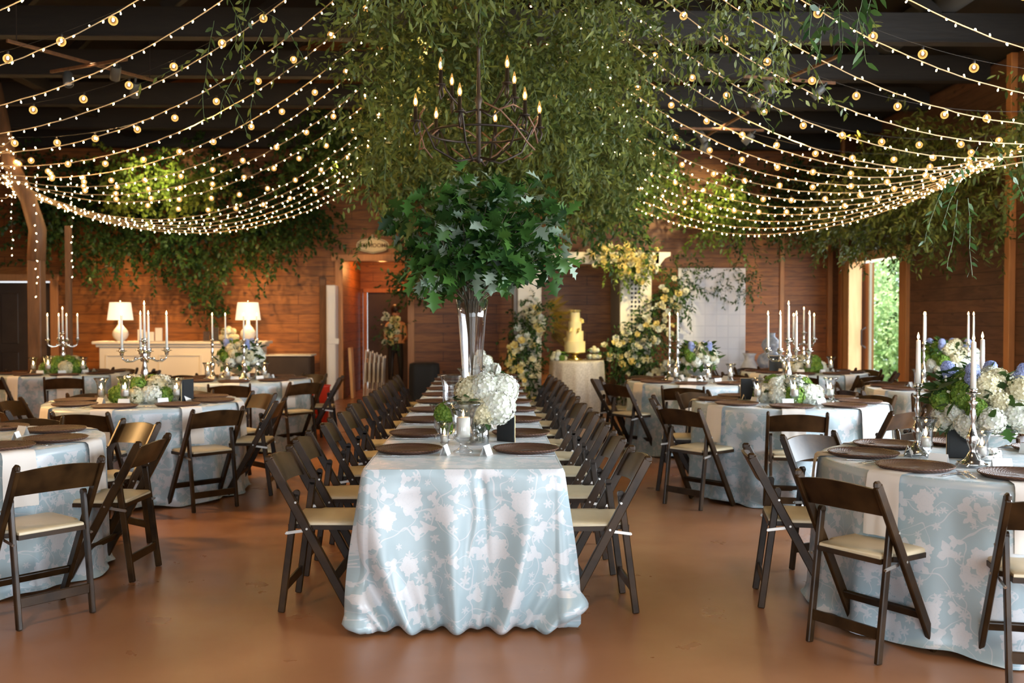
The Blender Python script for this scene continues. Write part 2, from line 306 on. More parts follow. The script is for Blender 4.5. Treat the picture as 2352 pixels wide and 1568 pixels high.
# ------------------------------------------------------------------ mesh builder
class MB:
    def __init__(s): s.v = []; s.f = []; s.m = []; s.uv = {}; s.cur = 0
    def add(s, vs, fs, mi=None):
        o = len(s.v); s.v += [tuple(x) for x in vs]
        for f in fs: s.f.append(tuple(i + o for i in f)); s.m.append(s.cur if mi is None else mi)
        return o
    def box(s, c, d, rot=None, bev=0.0, mi=None):
        x, y, z = d[0]/2, d[1]/2, d[2]/2
        if bev > 0:
            b = min(bev, x*.9, y*.9, z*.9); pts = []
            P = []
            for sz in (-1, 1):
                for sy in (-1, 1):
                    for sx in (-1, 1):
                        P.append([(sx*x, sy*(y-b), sz*(z-b)), (sx*(x-b), sy*y, sz*(z-b)), (sx*(x-b), sy*(y-b), sz*z)])
            vs = [p for c3 in P for p in c3]
            I = lambda sx, sy, sz, k: ((sz*2 + sy)*2 + sx)*3 + k
            fs = [(I(1,0,0,0), I(1,1,0,0), I(1,1,1,0), I(1,0,1,0)), (I(0,0,0,0), I(0,0,1,0), I(0,1,1,0), I(0,1,0,0)),
                  (I(0,1,0,1), I(0,1,1,1), I(1,1,1,1), I(1,1,0,1)), (I(0,0,0,1), I(1,0,0,1), I(1,0,1,1), I(0,0,1,1)),
                  (I(0,0,1,2), I(1,0,1,2), I(1,1,1,2), I(0,1,1,2)), (I(0,0,0,2), I(0,1,0,2), I(1,1,0,2), I(1,0,0,2))]
            for q in (0, 1):
                for r_ in (0, 1):
                    fs += [(I(0,q,r_,1), I(1,q,r_,1), I(1,q,r_,2), I(0,q,r_,2)), (I(q,0,r_,0), I(q,1,r_,0), I(q,1,r_,2), I(q,0,r_,2)), (I(q,r_,0,0), I(q,r_,1,0), I(q,r_,1,1), I(q,r_,0,1))]
                    for k_ in (0, 1): fs.append((I(q,r_,k_,0), I(q,r_,k_,1), I(q,r_,k_,2)))
        else:
            vs = [(sx*x, sy*y, sz*z) for sz in (-1, 1) for sy in (-1, 1) for sx in (-1, 1)]
            fs = [(0,2,3,1), (4,5,7,6), (0,1,5,4), (2,6,7,3), (0,4,6,2), (1,3,7,5)]
        M_ = Matrix.Translation(c)
        if rot is not None: M_ = M_ @ (rot.to_4x4() if hasattr(rot, 'to_4x4') else rot)
        s.add([M_ @ Vector(p) for p in vs], fs, mi)
    def bar(s, a, b, w_, d_, up=(0, 0, 1), bev=.003, mi=None):
        """box from a to b, w_ across, d_ along 'up'-ish side"""
        a, b = Vector(a), Vector(b); z = (b - a); L = z.length; z.normalize()
        x = Vector(up).cross(z)
        if x.length < 1e-4: x = Vector((1, 0, 0))
        x.normalize(); y = z.cross(x)
        s.box((a + b)/2, (w_, d_, L), Matrix((x, y, z)).transposed(), bev, mi)
    def lathe(s, prof, n=16, c=(0, 0, 0), cap=True, mi=None, wob=None):
        vs = []; fs = []
        for r_, z in prof:
            for i in range(n):
                a = 2*PI*i/n; k = r_*(1 + (wob[0]*math.cos(wob[1]*a) if wob else 0))
                vs.append((c[0] + k*math.cos(a), c[1] + k*math.sin(a), c[2] + z))
        for j in range(len(prof) - 1):
            for i in range(n):
                fs.append((j*n + i, j*n + (i+1) % n, (j+1)*n + (i+1) % n, (j+1)*n + i))
        if cap:
            if prof[0][0] > 1e-5: fs.append(tuple(reversed(range(n))))
            if prof[-1][0] > 1e-5: fs.append(tuple(range((len(prof)-1)*n, len(prof)*n)))
        s.add(vs, fs, mi)
    def tube(s, pts, r_, n=8, mi=None, cap=True):
        pts = [Vector(p) for p in pts]; k = len(pts); rr = r_ if isinstance(r_, (list, tuple)) else [r_]*k
        vs = []; fs = []; px = None
        for i, p in enumerate(pts):
            d = (pts[min(i+1, k-1)] - pts[max(i-1, 0)]).normalized()
            x = (px - d*px.dot(d)) if px is not None else d.orthogonal()
            if x.length < 1e-5: x = d.orthogonal()
            x.normalize(); px = x; y = d.cross(x)
            for j in range(n):
                a = 2*PI*j/n; vs.append(p + (x*math.cos(a) + y*math.sin(a))*rr[i])
        for i in range(k-1):
            for j in range(n): fs.append((i*n+j, i*n+(j+1) % n, (i+1)*n+(j+1) % n, (i+1)*n+j))
        if cap: fs += [tuple(reversed(range(n))), tuple(range((k-1)*n, k*n))]
        s.add(vs, fs, mi)
    def sphere(s, c, r_, nu=10, nv=7, mi=None, sc=(1, 1, 1)):
        pr = [(r_*math.sin(PI*j/nv), -r_*math.cos(PI*j/nv)) for j in range(nv+1)]
        o = MB(); o.lathe(pr, nu, cap=False)
        s.add([(c[0]+p[0]*sc[0], c[1]+p[1]*sc[1], c[2]+p[2]*sc[2]) for p in o.v], o.f, mi)
    def grid(s, P, mi=None, closed=False):
        """P[j][i] rows of points"""
        h = len(P); w_ = len(P[0]); o = s.add([p for row in P for p in row], [])
        for j in range(h-1):
            for i in range(w_ if closed else w_-1):
                s.f.append((o+j*w_+i, o+j*w_+(i+1) % w_, o+(j+1)*w_+(i+1) % w_, o+(j+1)*w_+i)); s.m.append(s.cur if mi is None else mi)
        return o
    def mesh(s, name, mats, smooth=True, ang=None):
        me = bpy.data.meshes.new(name); me.from_pydata(s.v, [], s.f)
        for m in (mats if isinstance(mats, (list, tuple)) else [mats]): me.materials.append(m)
        me.polygons.foreach_set('material_index', s.m)
        if s.uv:
            ul = me.uv_layers.new(name='UVMap'); li = np.zeros(len(me.loops), dtype=np.int32); me.loops.foreach_get('vertex_index', li)
            arr = np.array([s.uv.get(i, (0, 0)) for i in range(len(s.v))], dtype=np.float32); ul.data.foreach_set('uv', arr[li].ravel())
        me.polygons.foreach_set('use_smooth', [bool(smooth)]*len(me.polygons))
        if smooth and ang: me.set_sharp_from_angle(angle=math.radians(ang))
        me.update(); return me

def ob(name, me, parent=None, loc=(0, 0, 0), rot=(0, 0, 0), sc=None, **props):
    o = bpy.data.objects.new(name, me); COL.objects.link(o); o.location = loc; o.rotation_euler = rot
    if sc is not None: o.scale = (sc,)*3 if not hasattr(sc, '__len__') else sc
    if parent is not None: o.parent = parent
    for k, v in props.items(): o[k] = v
    return o
def struct(name, me, **kw):
    return ob(name, me, kind='structure', **kw)
def thing(name, label, cat, loc=(0, 0, 0), rz=0, group=None, me=None, sc=None, rot=None):
    o = ob(name, me, None, loc, rot or (0, 0, rz), sc, label=label, category=cat)
    if group: o['group'] = group
    return o
def place(kit, name, label, cat, loc, rz=0, group=None, sc=None, rot=None):
    """kit = [(part name, mesh, loc, rot, scale, [subparts])]; a leading (None, mesh) is the thing's own mesh"""
    root = None
    if kit[0][0] is None: me = kit[0][1]; kit = kit[1:]
    else: me = None
    root = thing(name, label, cat, loc, rz, group, me, sc, rot)
    def rec(items, par):
        for it in items:
            n, me_ = it[0], it[1]; l = it[2] if len(it) > 2 else (0, 0, 0); r_ = it[3] if len(it) > 3 else (0, 0, 0)
            s_ = it[4] if len(it) > 4 else None
            c = ob(n, me_, par, l, r_, s_)
            if len(it) > 6 and it[6]: c['label'] = it[6]
            if len(it) > 5 and it[5]: rec(it[5], c)
    rec(kit, root); return root
ORD = ['first', 'second', 'third', 'fourth', 'fifth', 'sixth', 'seventh', 'eighth', 'ninth', 'tenth', 'eleventh', 'twelfth', 'thirteenth',
       'fourteenth', 'fifteenth', 'sixteenth', 'seventeenth', 'eighteenth', 'nineteenth', 'twentieth']

# ------------------------------------------------------------------ foliage
def frames(d, up, roll):
    d = d/np.linalg.norm(d, axis=1, keepdims=True)
    x = np.cross(d, up); nrm = np.linalg.norm(x, axis=1, keepdims=True); x = np.where(nrm < 1e-3, np.array([[1., 0, 0]]), x/np.maximum(nrm, 1e-6))
    y = np.cross(x, d); c, s_ = np.cos(roll)[:, None], np.sin(roll)[:, None]
    return d, x*c + y*s_, y*c - x*s_
LANCE = (np.array([(0, 0), (.38, .5), (.38, -.5), (.72, .36), (.72, -.36), (1, 0)]), [(0, 2, 1), (1, 2, 4, 3), (3, 4, 5)])
OAK_HALF = [(0, .03), (.10, .10), (.16, .30), (.24, .43), (.27, .18), (.40, .26), (.53, .58), (.56, .34), (.61, .17), (.77, .41), (.80, .17), (1, 0)]
def oak_shape():
    """lobed outline folded along a midrib"""
    top = OAK_HALF; v = [(0, 0), (.25, 0), (.5, 0), (.75, 0)]; n0 = len(v)
    v += [(a, b) for a, b in top]; k = len(top); v += [(a, -b) for a, b in top[:-1]]
    T = [n0 + i for i in range(k)]; B = [n0 + k + i for i in range(k-1)] + [n0 + k - 1]
    fs = []
    for side, sg in ((T, 1), (B, -1)):
        seg = [(0, side[0], side[1], side[2], 1), (1, side[2], side[3], side[4], side[5], 2), (2, side[5], side[6], side[7], side[8], 3), (3, side[8], side[9], side[10], side[11])]
        fs += [s_ if sg < 0 else tuple(reversed(s_)) for s_ in seg]
    return np.array(v), fs
def leaf_mesh(name, pos, dirs, L, W, roll, shape, mat, curl=.12, fold=.1, extra=None, rs=None):
    """many leaves as one mesh. pos,dirs (N,3), L,W,roll (N)"""
    sh, fc = shape; n = len(pos); k = len(sh)
    up = np.tile(np.array([[0, 0, 1.]]), (n, 1)); d, x, y = frames(dirs, up, roll)
    a = sh[:, 0][None, :, None]; b_ = sh[:, 1][None, :, None]
    P = pos[:, None, :] + d[:, None, :]*a*L[:, None, None] + x[:, None, :]*b_*W[:, None, None]
    P = P + y[:, None, :]*(np.abs(b_)*fold*W[:, None, None] - curl*L[:, None, None]*a*a)
    v = P.reshape(-1, 3); F = []; base = np.arange(n)*k
    me = bpy.data.meshes.new(name)
    loops = []; starts = []; tot = []; c = 0
    per = []; cnt = [len(f) for f in fc]; flat = np.array([i for f in fc for i in f])
    li = (base[:, None] + flat[None, :]).ravel()
    tot = np.tile(np.array(cnt), n); st = np.concatenate([[0], np.cumsum(tot)[:-1]])
    nl = len(li); vv = v; mi = np.zeros(len(tot), dtype=np.int32)
    if extra is not None:
        ev, ef = extra
        if len(ev):
            off = len(vv); vv = np.concatenate([vv, ev]); eli = (ef + off).ravel(); li = np.concatenate([li, eli])
            st = np.concatenate([st, nl + np.arange(len(ef))*4]); tot = np.concatenate([tot, np.full(len(ef), 4)]); mi = np.concatenate([mi, np.ones(len(ef), dtype=np.int32)])
    me.vertices.add(len(vv)); me.vertices.foreach_set('co', vv.astype(np.float32).ravel())
    me.loops.add(len(li)); me.loops.foreach_set('vertex_index', li.astype(np.int32))
    me.polygons.add(len(tot)); me.polygons.foreach_set('loop_start', st.astype(np.int32)); me.polygons.foreach_set('loop_total', tot.astype(np.int32))
    for m in (mat if isinstance(mat, (list, tuple)) else [mat]): me.materials.append(m)
    if len(me.materials) > 1: me.polygons.foreach_set('material_index', mi)
    me.update(calc_edges=True); me.validate(); return me
def sprigs(name, starts, dirs, lens, leafL, leafW, step, droop, mat, rs, shape=LANCE, stem_r=.0018, wander=.25):
    """leafy trailing sprigs: leaves (one mesh) and their stems (another)"""
    n = len(starts); K = 9
    dirs = dirs/np.linalg.norm(dirs, axis=1, keepdims=True)
    pts = np.zeros((n, K, 3)); p = starts.copy(); d = dirs.copy()
    for k in range(K):
        pts[:, k] = p; d = d + np.array([0, 0, -droop]) + rs.normal(0, wander, (n, 3))*.5; d = d/np.linalg.norm(d, axis=1, keepdims=True)
        p = p + d*(lens/(K-1))[:, None]
    nl = np.maximum(3, (lens/step).astype(int)); PP = []; DD = []
    for j in range(nl.max()):
        sel = np.nonzero(nl > j)[0]; t = (j + .7)/nl[sel]*(K-1.001); i = t.astype(int); fr = (t - i)[:, None]
        a = pts[sel, i]; b_ = pts[sel, i+1]; q = a*(1-fr) + b_*fr; tg = b_ - a; tg /= np.maximum(np.linalg.norm(tg, axis=1, keepdims=True), 1e-6)
        side = rs.normal(0, 1, (len(sel), 3)); side -= tg*np.sum(side*tg, axis=1, keepdims=True); side /= np.linalg.norm(side, axis=1, keepdims=True)
        PP.append(q); DD.append(tg*.55 + side*.8 + np.array([0, 0, -.12]))
    P = np.concatenate(PP); D = np.concatenate(DD); m = len(P)
    L = leafL*rs.uniform(.6, 1.25, m); W = leafW*rs.uniform(.7, 1.2, m)
    me = leaf_mesh(name, P, D, L, W, rs.uniform(-1.2, 1.2, m), shape, mat)
    # stems: three-sided tubes
    ang = np.arange(3)*2*PI/3; off = np.stack([np.cos(ang), np.sin(ang), 0*ang], 1)*stem_r; off[:, 2] = off[:, 1]*.3
    V = (pts[:, :, None, :] + off[None, None]).reshape(-1, 3)
    b0 = (np.arange(n)*K*3)[:, None, None] + (np.arange(K-1)*3)[None, :, None] + np.arange(3)[None, None]
    b1 = (np.arange(n)*K*3)[:, None, None] + (np.arange(K-1)*3)[None, :, None] + ((np.arange(3)+1) % 3)[None, None]
    F = np.stack([b0, b1, b1+3, b0+3], -1).reshape(-1, 4)
    sm = bpy.data.meshes.new('stems'); sm.from_pydata(V.tolist(), [], F.tolist()); sm.materials.append(M_stem); sm.update()
    return me, sm
def vine_mass(label, lo, hi, n, lens, leafL=.075, leafW=.024, mat=None, seed=1, droop=.12, dirs=None, name='hanging_vine', cat='greenery', group=None, step=.032, wander=.25, keep=None):
    rs = np.random.RandomState(seed); lo, hi = np.array(lo, float), np.array(hi, float)
    # clustered starts so that trails and gaps show
    nc = max(3, n//10); cen = rs.uniform(lo, hi, (nc, 3)); st = cen[rs.randint(0, nc, n)] + rs.normal(0, 1, (n, 3))*np.array([.20, .20, .18])
    st = np.clip(st, lo - .12, hi + .12)
    if keep is not None:
        st = st[[bool(keep(p)) for p in st]]; n = len(st)
    d = rs.normal(0, 1, (n, 3)); d[:, 2] = d[:, 2]*.7 - .15
    if dirs is not None: d += np.array(dirs)
    ll = rs.uniform(lens[0], lens[1], n)
    c = (lo + hi)/2
    fm, sm = sprigs('leaves', st - c, d, ll, leafL, leafW, step, droop, mat or M_leaf, rs, wander=wander)
    o = thing(name, label, cat, tuple(c), group=group)
    ob('foliage', fm, o); ob('stems', sm, o); return o
# ------------------------------------------------------------------ room
def boxme(name, lo, hi, mat, bev=0):
    m = MB(); m.box([(a+b)/2 for a, b in zip(lo, hi)], [b-a for a, b in zip(lo, hi)], bev=bev); return m.mesh(name, mat, False)
XL, XR, YB, YF = -9.6, 6.3, 18.0, -3.6
struct('floor', boxme('floor', (XL-.3, YF-1, -.1), (XR+.3, YB+.15, 0), M_floor))
m = MB()   # alcove floor belongs to the same slab
struct('floor_alcove', boxme('floor_alcove', (-2.7, YB+.15, -.1), (-1.3, 20.6, 0), M_floor))
ZW = 4.6
def wall(name, boxes, mat):
    m = MB()
    for lo, hi in boxes: m.box([(a+b)/2 for a, b in zip(lo, hi)], [b-a for a, b in zip(lo, hi)])
    return struct(name, m.mesh(name, mat, False))
AX0, AX1 = -2.56, -1.40
wall('wall_back', [((XL, YB, 0), (-8.76, YB+.15, ZW)), ((-8.76, YB, 2.12), (-7.76, YB+.15, ZW)), ((-7.76, YB, 0), (AX0, YB+.15, ZW)), ((AX0, YB, 2.48), (AX1, YB+.15, ZW)),
                   ((AX1, YB, 0), (XR, YB+.15, ZW)), ((XL, YB, ZW), (XR, YB+.15, 7.3))], M_wall)
wall('wall_alcove', [((AX0-.1, YB+.15, 0), (AX0, 20.5, 2.6)), ((AX1, YB+.15, 0), (AX1+.1, 20.5, 2.6)), ((AX0, 20.5, 1.98), (AX1, 20.6, 2.6)), ((AX0, 20.5, 0), (AX0+.05, 20.6, 1.98)), ((AX0-.1, YB+.15, 2.6), (AX1+.1, 20.6, 2.7))], M_wall)
wall('wall_right', [((XR, 17.0, 0), (XR+.15, YB, ZW)), ((XR, 14.85, 2.43), (XR+.15, 17.0, ZW)), ((XR, 8.2, 0), (XR+.15, 14.85, ZW)), ((XR, .3, 0), (XR+.15, 8.2, .85)), ((XR, .3, 2.85), (XR+.15, 8.2, ZW)), ((XR, YF, 0), (XR+.15, .3, ZW))], M_wallr)
wall('wall_left', [((XL-.15, YF, 0), (XL, YB+.15, ZW))], M_wall)
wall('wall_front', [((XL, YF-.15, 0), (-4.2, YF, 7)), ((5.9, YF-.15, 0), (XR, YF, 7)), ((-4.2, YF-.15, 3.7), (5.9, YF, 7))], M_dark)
m = MB(); RX = (XL+XR)/2 + 1.6
m.add([(XL-.2, YF-.5, 4.5), (RX, YF-.5, 7.2), (XR+.4, YF-.5, 4.5), (XL-.2, YB+.3, 4.5), (RX, YB+.3, 7.2), (XR+.4, YB+.3, 4.5),
       (XL-.2, YF-.5, 4.6), (RX, YF-.5, 7.3), (XR+.4, YF-.5, 4.6), (XL-.2, YB+.3, 4.6), (RX, YB+.3, 7.3), (XR+.4, YB+.3, 4.6)],
      [(0, 1, 4, 3), (1, 2, 5, 4), (6, 9, 10, 7), (7, 10, 11, 8), (0, 3, 9, 6), (2, 8, 11, 5)])
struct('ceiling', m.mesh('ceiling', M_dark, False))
BY = [2.2, 3.9, 5.6, 7.3, 9.0, 10.7, 12.4, 14.1, 15.8, 17.5]
for i, y in enumerate(BY):
    m = MB(); m.box(((XL+XR)/2, y, 4.58), (XR-XL, .14, .30)); m.box(((XL+XR)/2, y, 4.425), (XR-XL, .16, .02), mi=1)
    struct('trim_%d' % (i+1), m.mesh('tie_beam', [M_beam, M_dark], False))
for i, y in enumerate(BY[1:9:1]):     # raking struts between tie beams and roof
    m = MB()
    for x0, z0, x1, z1 in ((-3.4, 4.73, -.9, 6.6), (3.4, 4.73, .9, 6.6), (-6.2, 4.73, -5.2, 5.7), (4.9, 4.73, 4.2, 5.2)): m.bar((x0, y+.01, z0), (x1, y+.01, z1), .12, .1, (0, 1, 0))
    struct('trim_%d' % (i+20), m.mesh('strut', M_beam, False))
m = MB(); m.bar((-6.1, -1, 4.66), (-6.1, 17.9, 4.66), .16, .16); struct('trim_30', m.mesh('purlin', M_beam, False))
# wall trims, corner boards, door casings
def trim(n, lo, hi, mat=M_frame): struct('trim_%d' % n, boxme('trim', lo, hi, mat, .006))
trim(40, (AX0-.14, YB-.03, 0), (AX0, YB, 2.48)); trim(41, (AX1, YB-.03, 0), (AX1+.12, YB, 2.48)); trim(42, (AX0-.2, YB-.05, 2.48), (AX1+.2, YB, 2.60))
trim(43, (-8.88, YB-.03, 0), (-8.76, YB, 2.12)); trim(44, (-7.76, YB-.03, 0), (-7.62, YB, 2.12)); trim(45, (-8.9, YB-.04, 2.12), (-7.6, YB, 2.24))
trim(46, (XR-.09, YB-.09, 0), (XR, YB, ZW), M_frame); trim(47, (XR-.06, 16.96, 0), (XR+.17, 17.22, 2.40), M_jamb); trim(48, (XR-.06, 14.63, 0), (XR+.17, 14.89, 2.40), M_frame)
trim(49, (XR-.06, 14.63, 2.40), (XR+.17, 17.22, 2.55), M_jamb); trim(50, (XR-.05, 17.35, 0), (XR, 17.5, ZW), M_frame); trim(51, (XR-.08, 11.68, 0), (XR, 11.8, ZW), M_frame)
trim(52, (5.35, YB-.03, 0), (5.43, YB, 3.6), M_frame); trim(53, (-6.45, YB-.04, 2.3), (-6.3, YB, 4.4), M_frame); trim(54, (-2.98, YB-.04, 0), (-2.86, YB, 2.2), M_post)
trim(55, (-2.50, 20.47, 0), (-2.42, 20.5, 1.98)); trim(56, (-2.50, 20.46, 1.98), (-1.42, 20.5, 2.07))
# doors
m = MB(); m.box((-8.26, YB+.07, 1.045), (.98, .05, 2.09))
for x in (-8.5, -8.02):
    for z, h in ((.5, .7), (1.45, .9)): m.box((x, YB+.04, z), (.30, .02, h), bev=.008)
d = struct('door_1', m.mesh('door', M_darkdoor, False)); m = MB(); m.sphere((-7.86, YB+.0, 1.0), .035, 8, 6); ob('door_knob', m.mesh('knob', M_steel), d)
m = MB(); m.box((-8.26, YB+.08, 2.105), (.98, .03, .025)); ob('transom_gap', m.mesh('gap', emit('daylight_gap', (.9, .95, 1), .8), False), d)
m = MB(); m.box((-1.93, 20.56, .99), (.98, .04, 1.98)); struct('door_2', m.mesh('door', M_darkdoor, False))
# sliding door leaf pushed open beyond the opening, glazed panel edge
m = MB(); m.box((XR+.26, 17.0, 1.2), (.06, .55, 2.4)); m.box((XR+.22, 16.72, 1.2), (.04, .05, 2.4), mi=1)
d = struct('door_3', m.mesh('sliding_door', [M_frame, M_whitep], False))
m = MB(); m.tube([(XR+.20, 16.85, .95), (XR+.12, 16.85, 1.0), (XR+.12, 16.85, 1.25), (XR+.20, 16.85, 1.3)], .012); ob('door_handle', m.mesh('handle', M_iron), d)
# outside
struct('ground_outside', boxme('ground_outside', (XR+.3, 8, -.12), (22, 26, -.02), noisy('grass_ground', (.12, .20, .05), (.25, .32, .1), 3)))
for i, (x, y, z, n, s_, lf, lab) in enumerate([(9.1, 22.3, .8, 300, 1.2, .13, 'bushy green shrub outside the sliding door, lower part'), (10.9, 25.6, 2.1, 420, 1.8, .17, 'taller pale shrub behind the first one outside the sliding door')]):
    rs = np.random.RandomState(40+i); st = rs.normal(0, 1, (n, 3))*np.array([s_*.38, s_*.38, s_*.55]); st[:, 2] = np.clip(st[:, 2], -z, 9)
    fm, sm = sprigs('shrub_leaves', st, rs.normal(0, 1, (n, 3)) + [0, 0, .3], rs.uniform(.5, .9, n), lf, lf*.6, .05, .05, leafmat('shrub_leaf', (.22, .38, .16), (.55, .66, .36), .5, .35), rs)
    o = thing('shrub', lab, 'shrub', (x, y, z)); ob('foliage', fm, o); ob('branches', sm, o)
    m = MB(); m.tube([(0, 0, -z-.02), (.05, 0, -z*.4), (0, 0, .2)], [.07, .05, .03]); ob('trunk', m.mesh('trunk', M_branch), o)
vine_mass('ivy trailing down outside the sliding door opening', (6.75, 15.0, 1.5), (6.95, 15.5, 2.6), 70, (.3, .6), .06, .035, M_leafd, 91, name='trailing_ivy', cat='ivy')

# posts with curved brace at the string anchor points
def brace_post(label, x, y, lean):
    o = thing('timber_post', label, 'post', (x, y, 0))
    m = MB()
    m.bar((0, 0, 0), (0, 0, 2.25), .17, .17, (0, 1, 0), .012); ob('upright', m.mesh('upright', M_post, False), o)
    m = MB(); P = [(0, 0, 2.2), (-.02*lean, 0, 2.6), (.10*lean, 0, 3.0), (.32*lean, 0, 3.45), (.52*lean, 0, 4.45)]
    m.tube(P, [.12, .115, .105, .10, .10], 8); ob('curved_brace', m.mesh('brace', M_post), o); return o
brace_post('brown timber post with a curved brace wrapped in string lights, before the dark door', -5.78, 13.0, -1)
m = MB(); m.bar((-5.62, 13.6, 0), (-5.62, 13.6, 2.7), .07, .07, (0, 1, 0)); me = m.mesh('slim_post', M_post, False)
thing('slim_post', 'slim upright timber beside the curved-brace post', 'post', me=me)

# round duct under the roof
m = MB(); m.tube([(5.0, 2, 4.91), (5.0, 17.9, 4.91)], .17, 20)
for k in range(13): m.tube([(5.0, 2.6+k*1.2, 4.91), (5.0, 2.64+k*1.2, 4.91)], .176, 20)
thing('air_duct', 'round grey air duct running under the roof above the sliding door side', 'duct', me=m.mesh('duct', M_duct))
# track lights
def track(label, x, y, z, a):
    o = thing('track_light', label, 'track light', (x, y, z), a)
    m = MB(); m.bar((-.55, 0, 0), (.55, 0, 0), .03, .03, (0, 0, 1)); ob('track_bar', m.mesh('bar', M_post, False), o)
    m = MB(); m.bar((0, -.9, .03), (0, .9, .03), .03, .03, (0, 0, 1)); ob('track_bar', m.mesh('bar', M_post, False), o)
    for hy in (-.8, .8): m = MB(); m.bar((0, hy, .03), (0, hy, 4.43 - z + .02), .01, .01, (0, 1, 0)); ob('hanger_rod', m.mesh('rod', M_iron, False), o)
    for hx, hy, t in ((.4, 0, .7), (-.3, 0, -.5), (0, .6, .4)):
        m = MB(); m.lathe([(.045, 0), (.05, -.01), (.05, -.15), (.042, -.155)], 12, cap=False); m.lathe([(0, -.12), (.044, -.12)], 12, cap=False, mi=1); m.tube([(0, 0, .06), (0, 0, -.01)], .012, 6)
        ob('lamp_head', m.mesh('head', [M_duct, M_ceram]), o, (hx, hy, -.05), (t*.6, t, 0))
track('track lights on crossed bars hanging above the screen side', 3.25, 10.6, 4.0, .25)
track('second crossed track light farther down the screen side', 3.0, 12.6, 3.85, .1)
track('track lights on crossed bars above the mantel side', -4.0, 10.2, 4.0, -.5)

# ------------------------------------------------------------------ chair
def chair_kit():
    K = []
    def leg(pa, pb, wd, dp, rnd):
        m = MB(); a, b = Vector(pa), Vector(pb); m.bar(a, b, wd, dp, (0, 1, 0) if False else (1, 0, 0), .004)
        if rnd: m.tube([(a.x - wd/2+.001, a.y, a.z), (a.x + wd/2-.001, a.y, a.z)], dp/2-.001, 14)
        return m.mesh('chair_leg', M_chair, False)
    for s_ in (-1, 1):
        x = .207*s_
        m = MB(); a, b = Vector((x, -.232, .765)), Vector((x, .178, 0.004)); d = (a-b).normalized()
        m.bar(b, a, .044, .024, (1, 0, 0), .004)
        m.box(a + d*.004, (.023, .040, .034), None, .009)
        K.append(('leg', m.mesh('long_leg', M_chair, False)))
        m = MB(); a, b = Vector((.180*s_, -.104, .595)), Vector((.180*s_, -.182, .002))
        m.bar(b, a, .034, .022, (1, 0, 0), .004); m.tube([(a.x-.011, a.y, a.z), (a.x+.011, a.y, a.z)], .017, 14)
        K.append(('leg', m.mesh('rear_leg', M_chair, False)))
    m = MB(); m.box((0, .083, .175), (.392, .018, .042), Matrix.Rotation(.49, 4, 'X'), .003); K.append(('stretcher', m.mesh('stretcher', M_chair, False)))
    m = MB(); m.box((0, -.166, .125), (.342, .016, .048), None, .003); K.append(('stretcher', m.mesh('stretcher', M_chair, False)))
    # seat frame: outline stepped in behind the legs
    out = [(-.163, -.150), (.163, -.150), (.163, -.06), (.190, -.045), (.190, .205), (.165, .232), (-.165, .232), (-.190, .205), (-.190, -.045), (-.163, -.06)]
    m = MB(); n = len(out); m.add([(x, y, z) for z in (.415, .437) for x, y in out], [tuple(reversed(range(n))), tuple(range(n, 2*n))] + [(i, (i+1) % n, n+(i+1) % n, n+i) for i in range(n)])
    K.append(('seat_frame', m.mesh('seat_frame', M_chair, False)))
    m = MB(); rows = []
    for j, (k, z) in enumerate(((1.0, .4375), (1.0, .446), (.985, .452), (.93, .457), (.6, .460), (.02, .461))):
        rows.append([(x*k*.975, .035 + (y-.035)*k*.975, z) for x, y in out])
    m.grid(rows, closed=True); m.f.append(tuple(range(len(m.v)-n, len(m.v)))); m.m.append(0)
    K.append(('seat', m.mesh('seat_pad', M_pad, True, 50)))
    m = MB(); F = []; B = []
    for j in range(5):
        t = j/4; rf = []; rb = []
        for i in range(13):
            u = -1 + i/6; arch = .016*(1-u*u); z = .628 + .118*t + arch*(.5 + .8*t); y = -.228 + (.758 - z)*.535 - .030*(1-u*u)
            rf.append((.197*u, y + .007, z)); rb.append((.197*u, y - .009, z))
        F.append(rf); B.append(rb)
    m.grid([list(reversed(r_)) for r_ in F]); m.grid(B); m.grid([F[-1], B[-1]][::-1]); m.grid([F[0], B[0]])
    K.append(('backrest', m.mesh('backrest', M_chair, True, 45)))
    for s_ in (-1, 1):
        m = MB(); m.bar((.192*s_, -.155, .398), (.193*s_, -.062, .412), .016, .003, (1, 0, 0), .001); m.tube([(.186*s_, -.153, .398), (.199*s_, -.153, .398)], .005, 6)
        K.append(('hinge', m.mesh('hinge', M_steel, False)))
        for by, bz in ((-.10, .555), (-.045, .425)):
            m = MB(); m.tube([(.190*s_, by, bz), (.2215*s_, by, bz)], .006, 6); K.append(('bolt', m.mesh('bolt', M_steel, False)))
    return K
CH = chair_kit()
def chair(x, y, deg, label, group):
    return place(CH, 'folding_chair', label, 'chair', (x, y, 0), math.radians(deg), group)

# ------------------------------------------------------------------ table-top kits
m = MB(); m.lathe([(0, .002), (.155, .002), (.172, .014), (.176, .019), (.173, .022), (.160, .014), (.128, .008), (.120, .006), (0, .006)], 40, cap=False); ME_charger = m.mesh('charger', M_rattan, True)
m = MB(); m.bar((0, -.09, .004), (0, .01, .004), .012, .004, (0, 0, 1), .001); m.add([(-.009, .01, .003), (.009, .01, .003), (.010, .07, .003), (.002, .11, .003), (-.006, .10, .003), (-.009, .01, .005), (.009, .01, .005), (.010, .07, .005), (.002, .11, .005), (-.006, .10, .005)], [(4,3,2,1,0), (5,6,7,8,9), (0,1,6,5), (1,2,7,6), (2,3,8,7), (3,4,9,8), (4,0,5,9)]); ME_knife = m.mesh('knife', M_cutlery, False)
m = MB(); m.bar((0, -.09, .004), (0, .035, .005), .007, .003, (0, 0, 1), .001); m.box((0, .045, .006), (.024, .026, .003), None, .001)
for k in range(4): m.bar((-.009+k*.006, .056, .006), (-.009+k*.006, .10, .008), .003, .002, (0, 0, 1), .0005)
ME_fork = m.mesh('fork', M_cutlery, False)
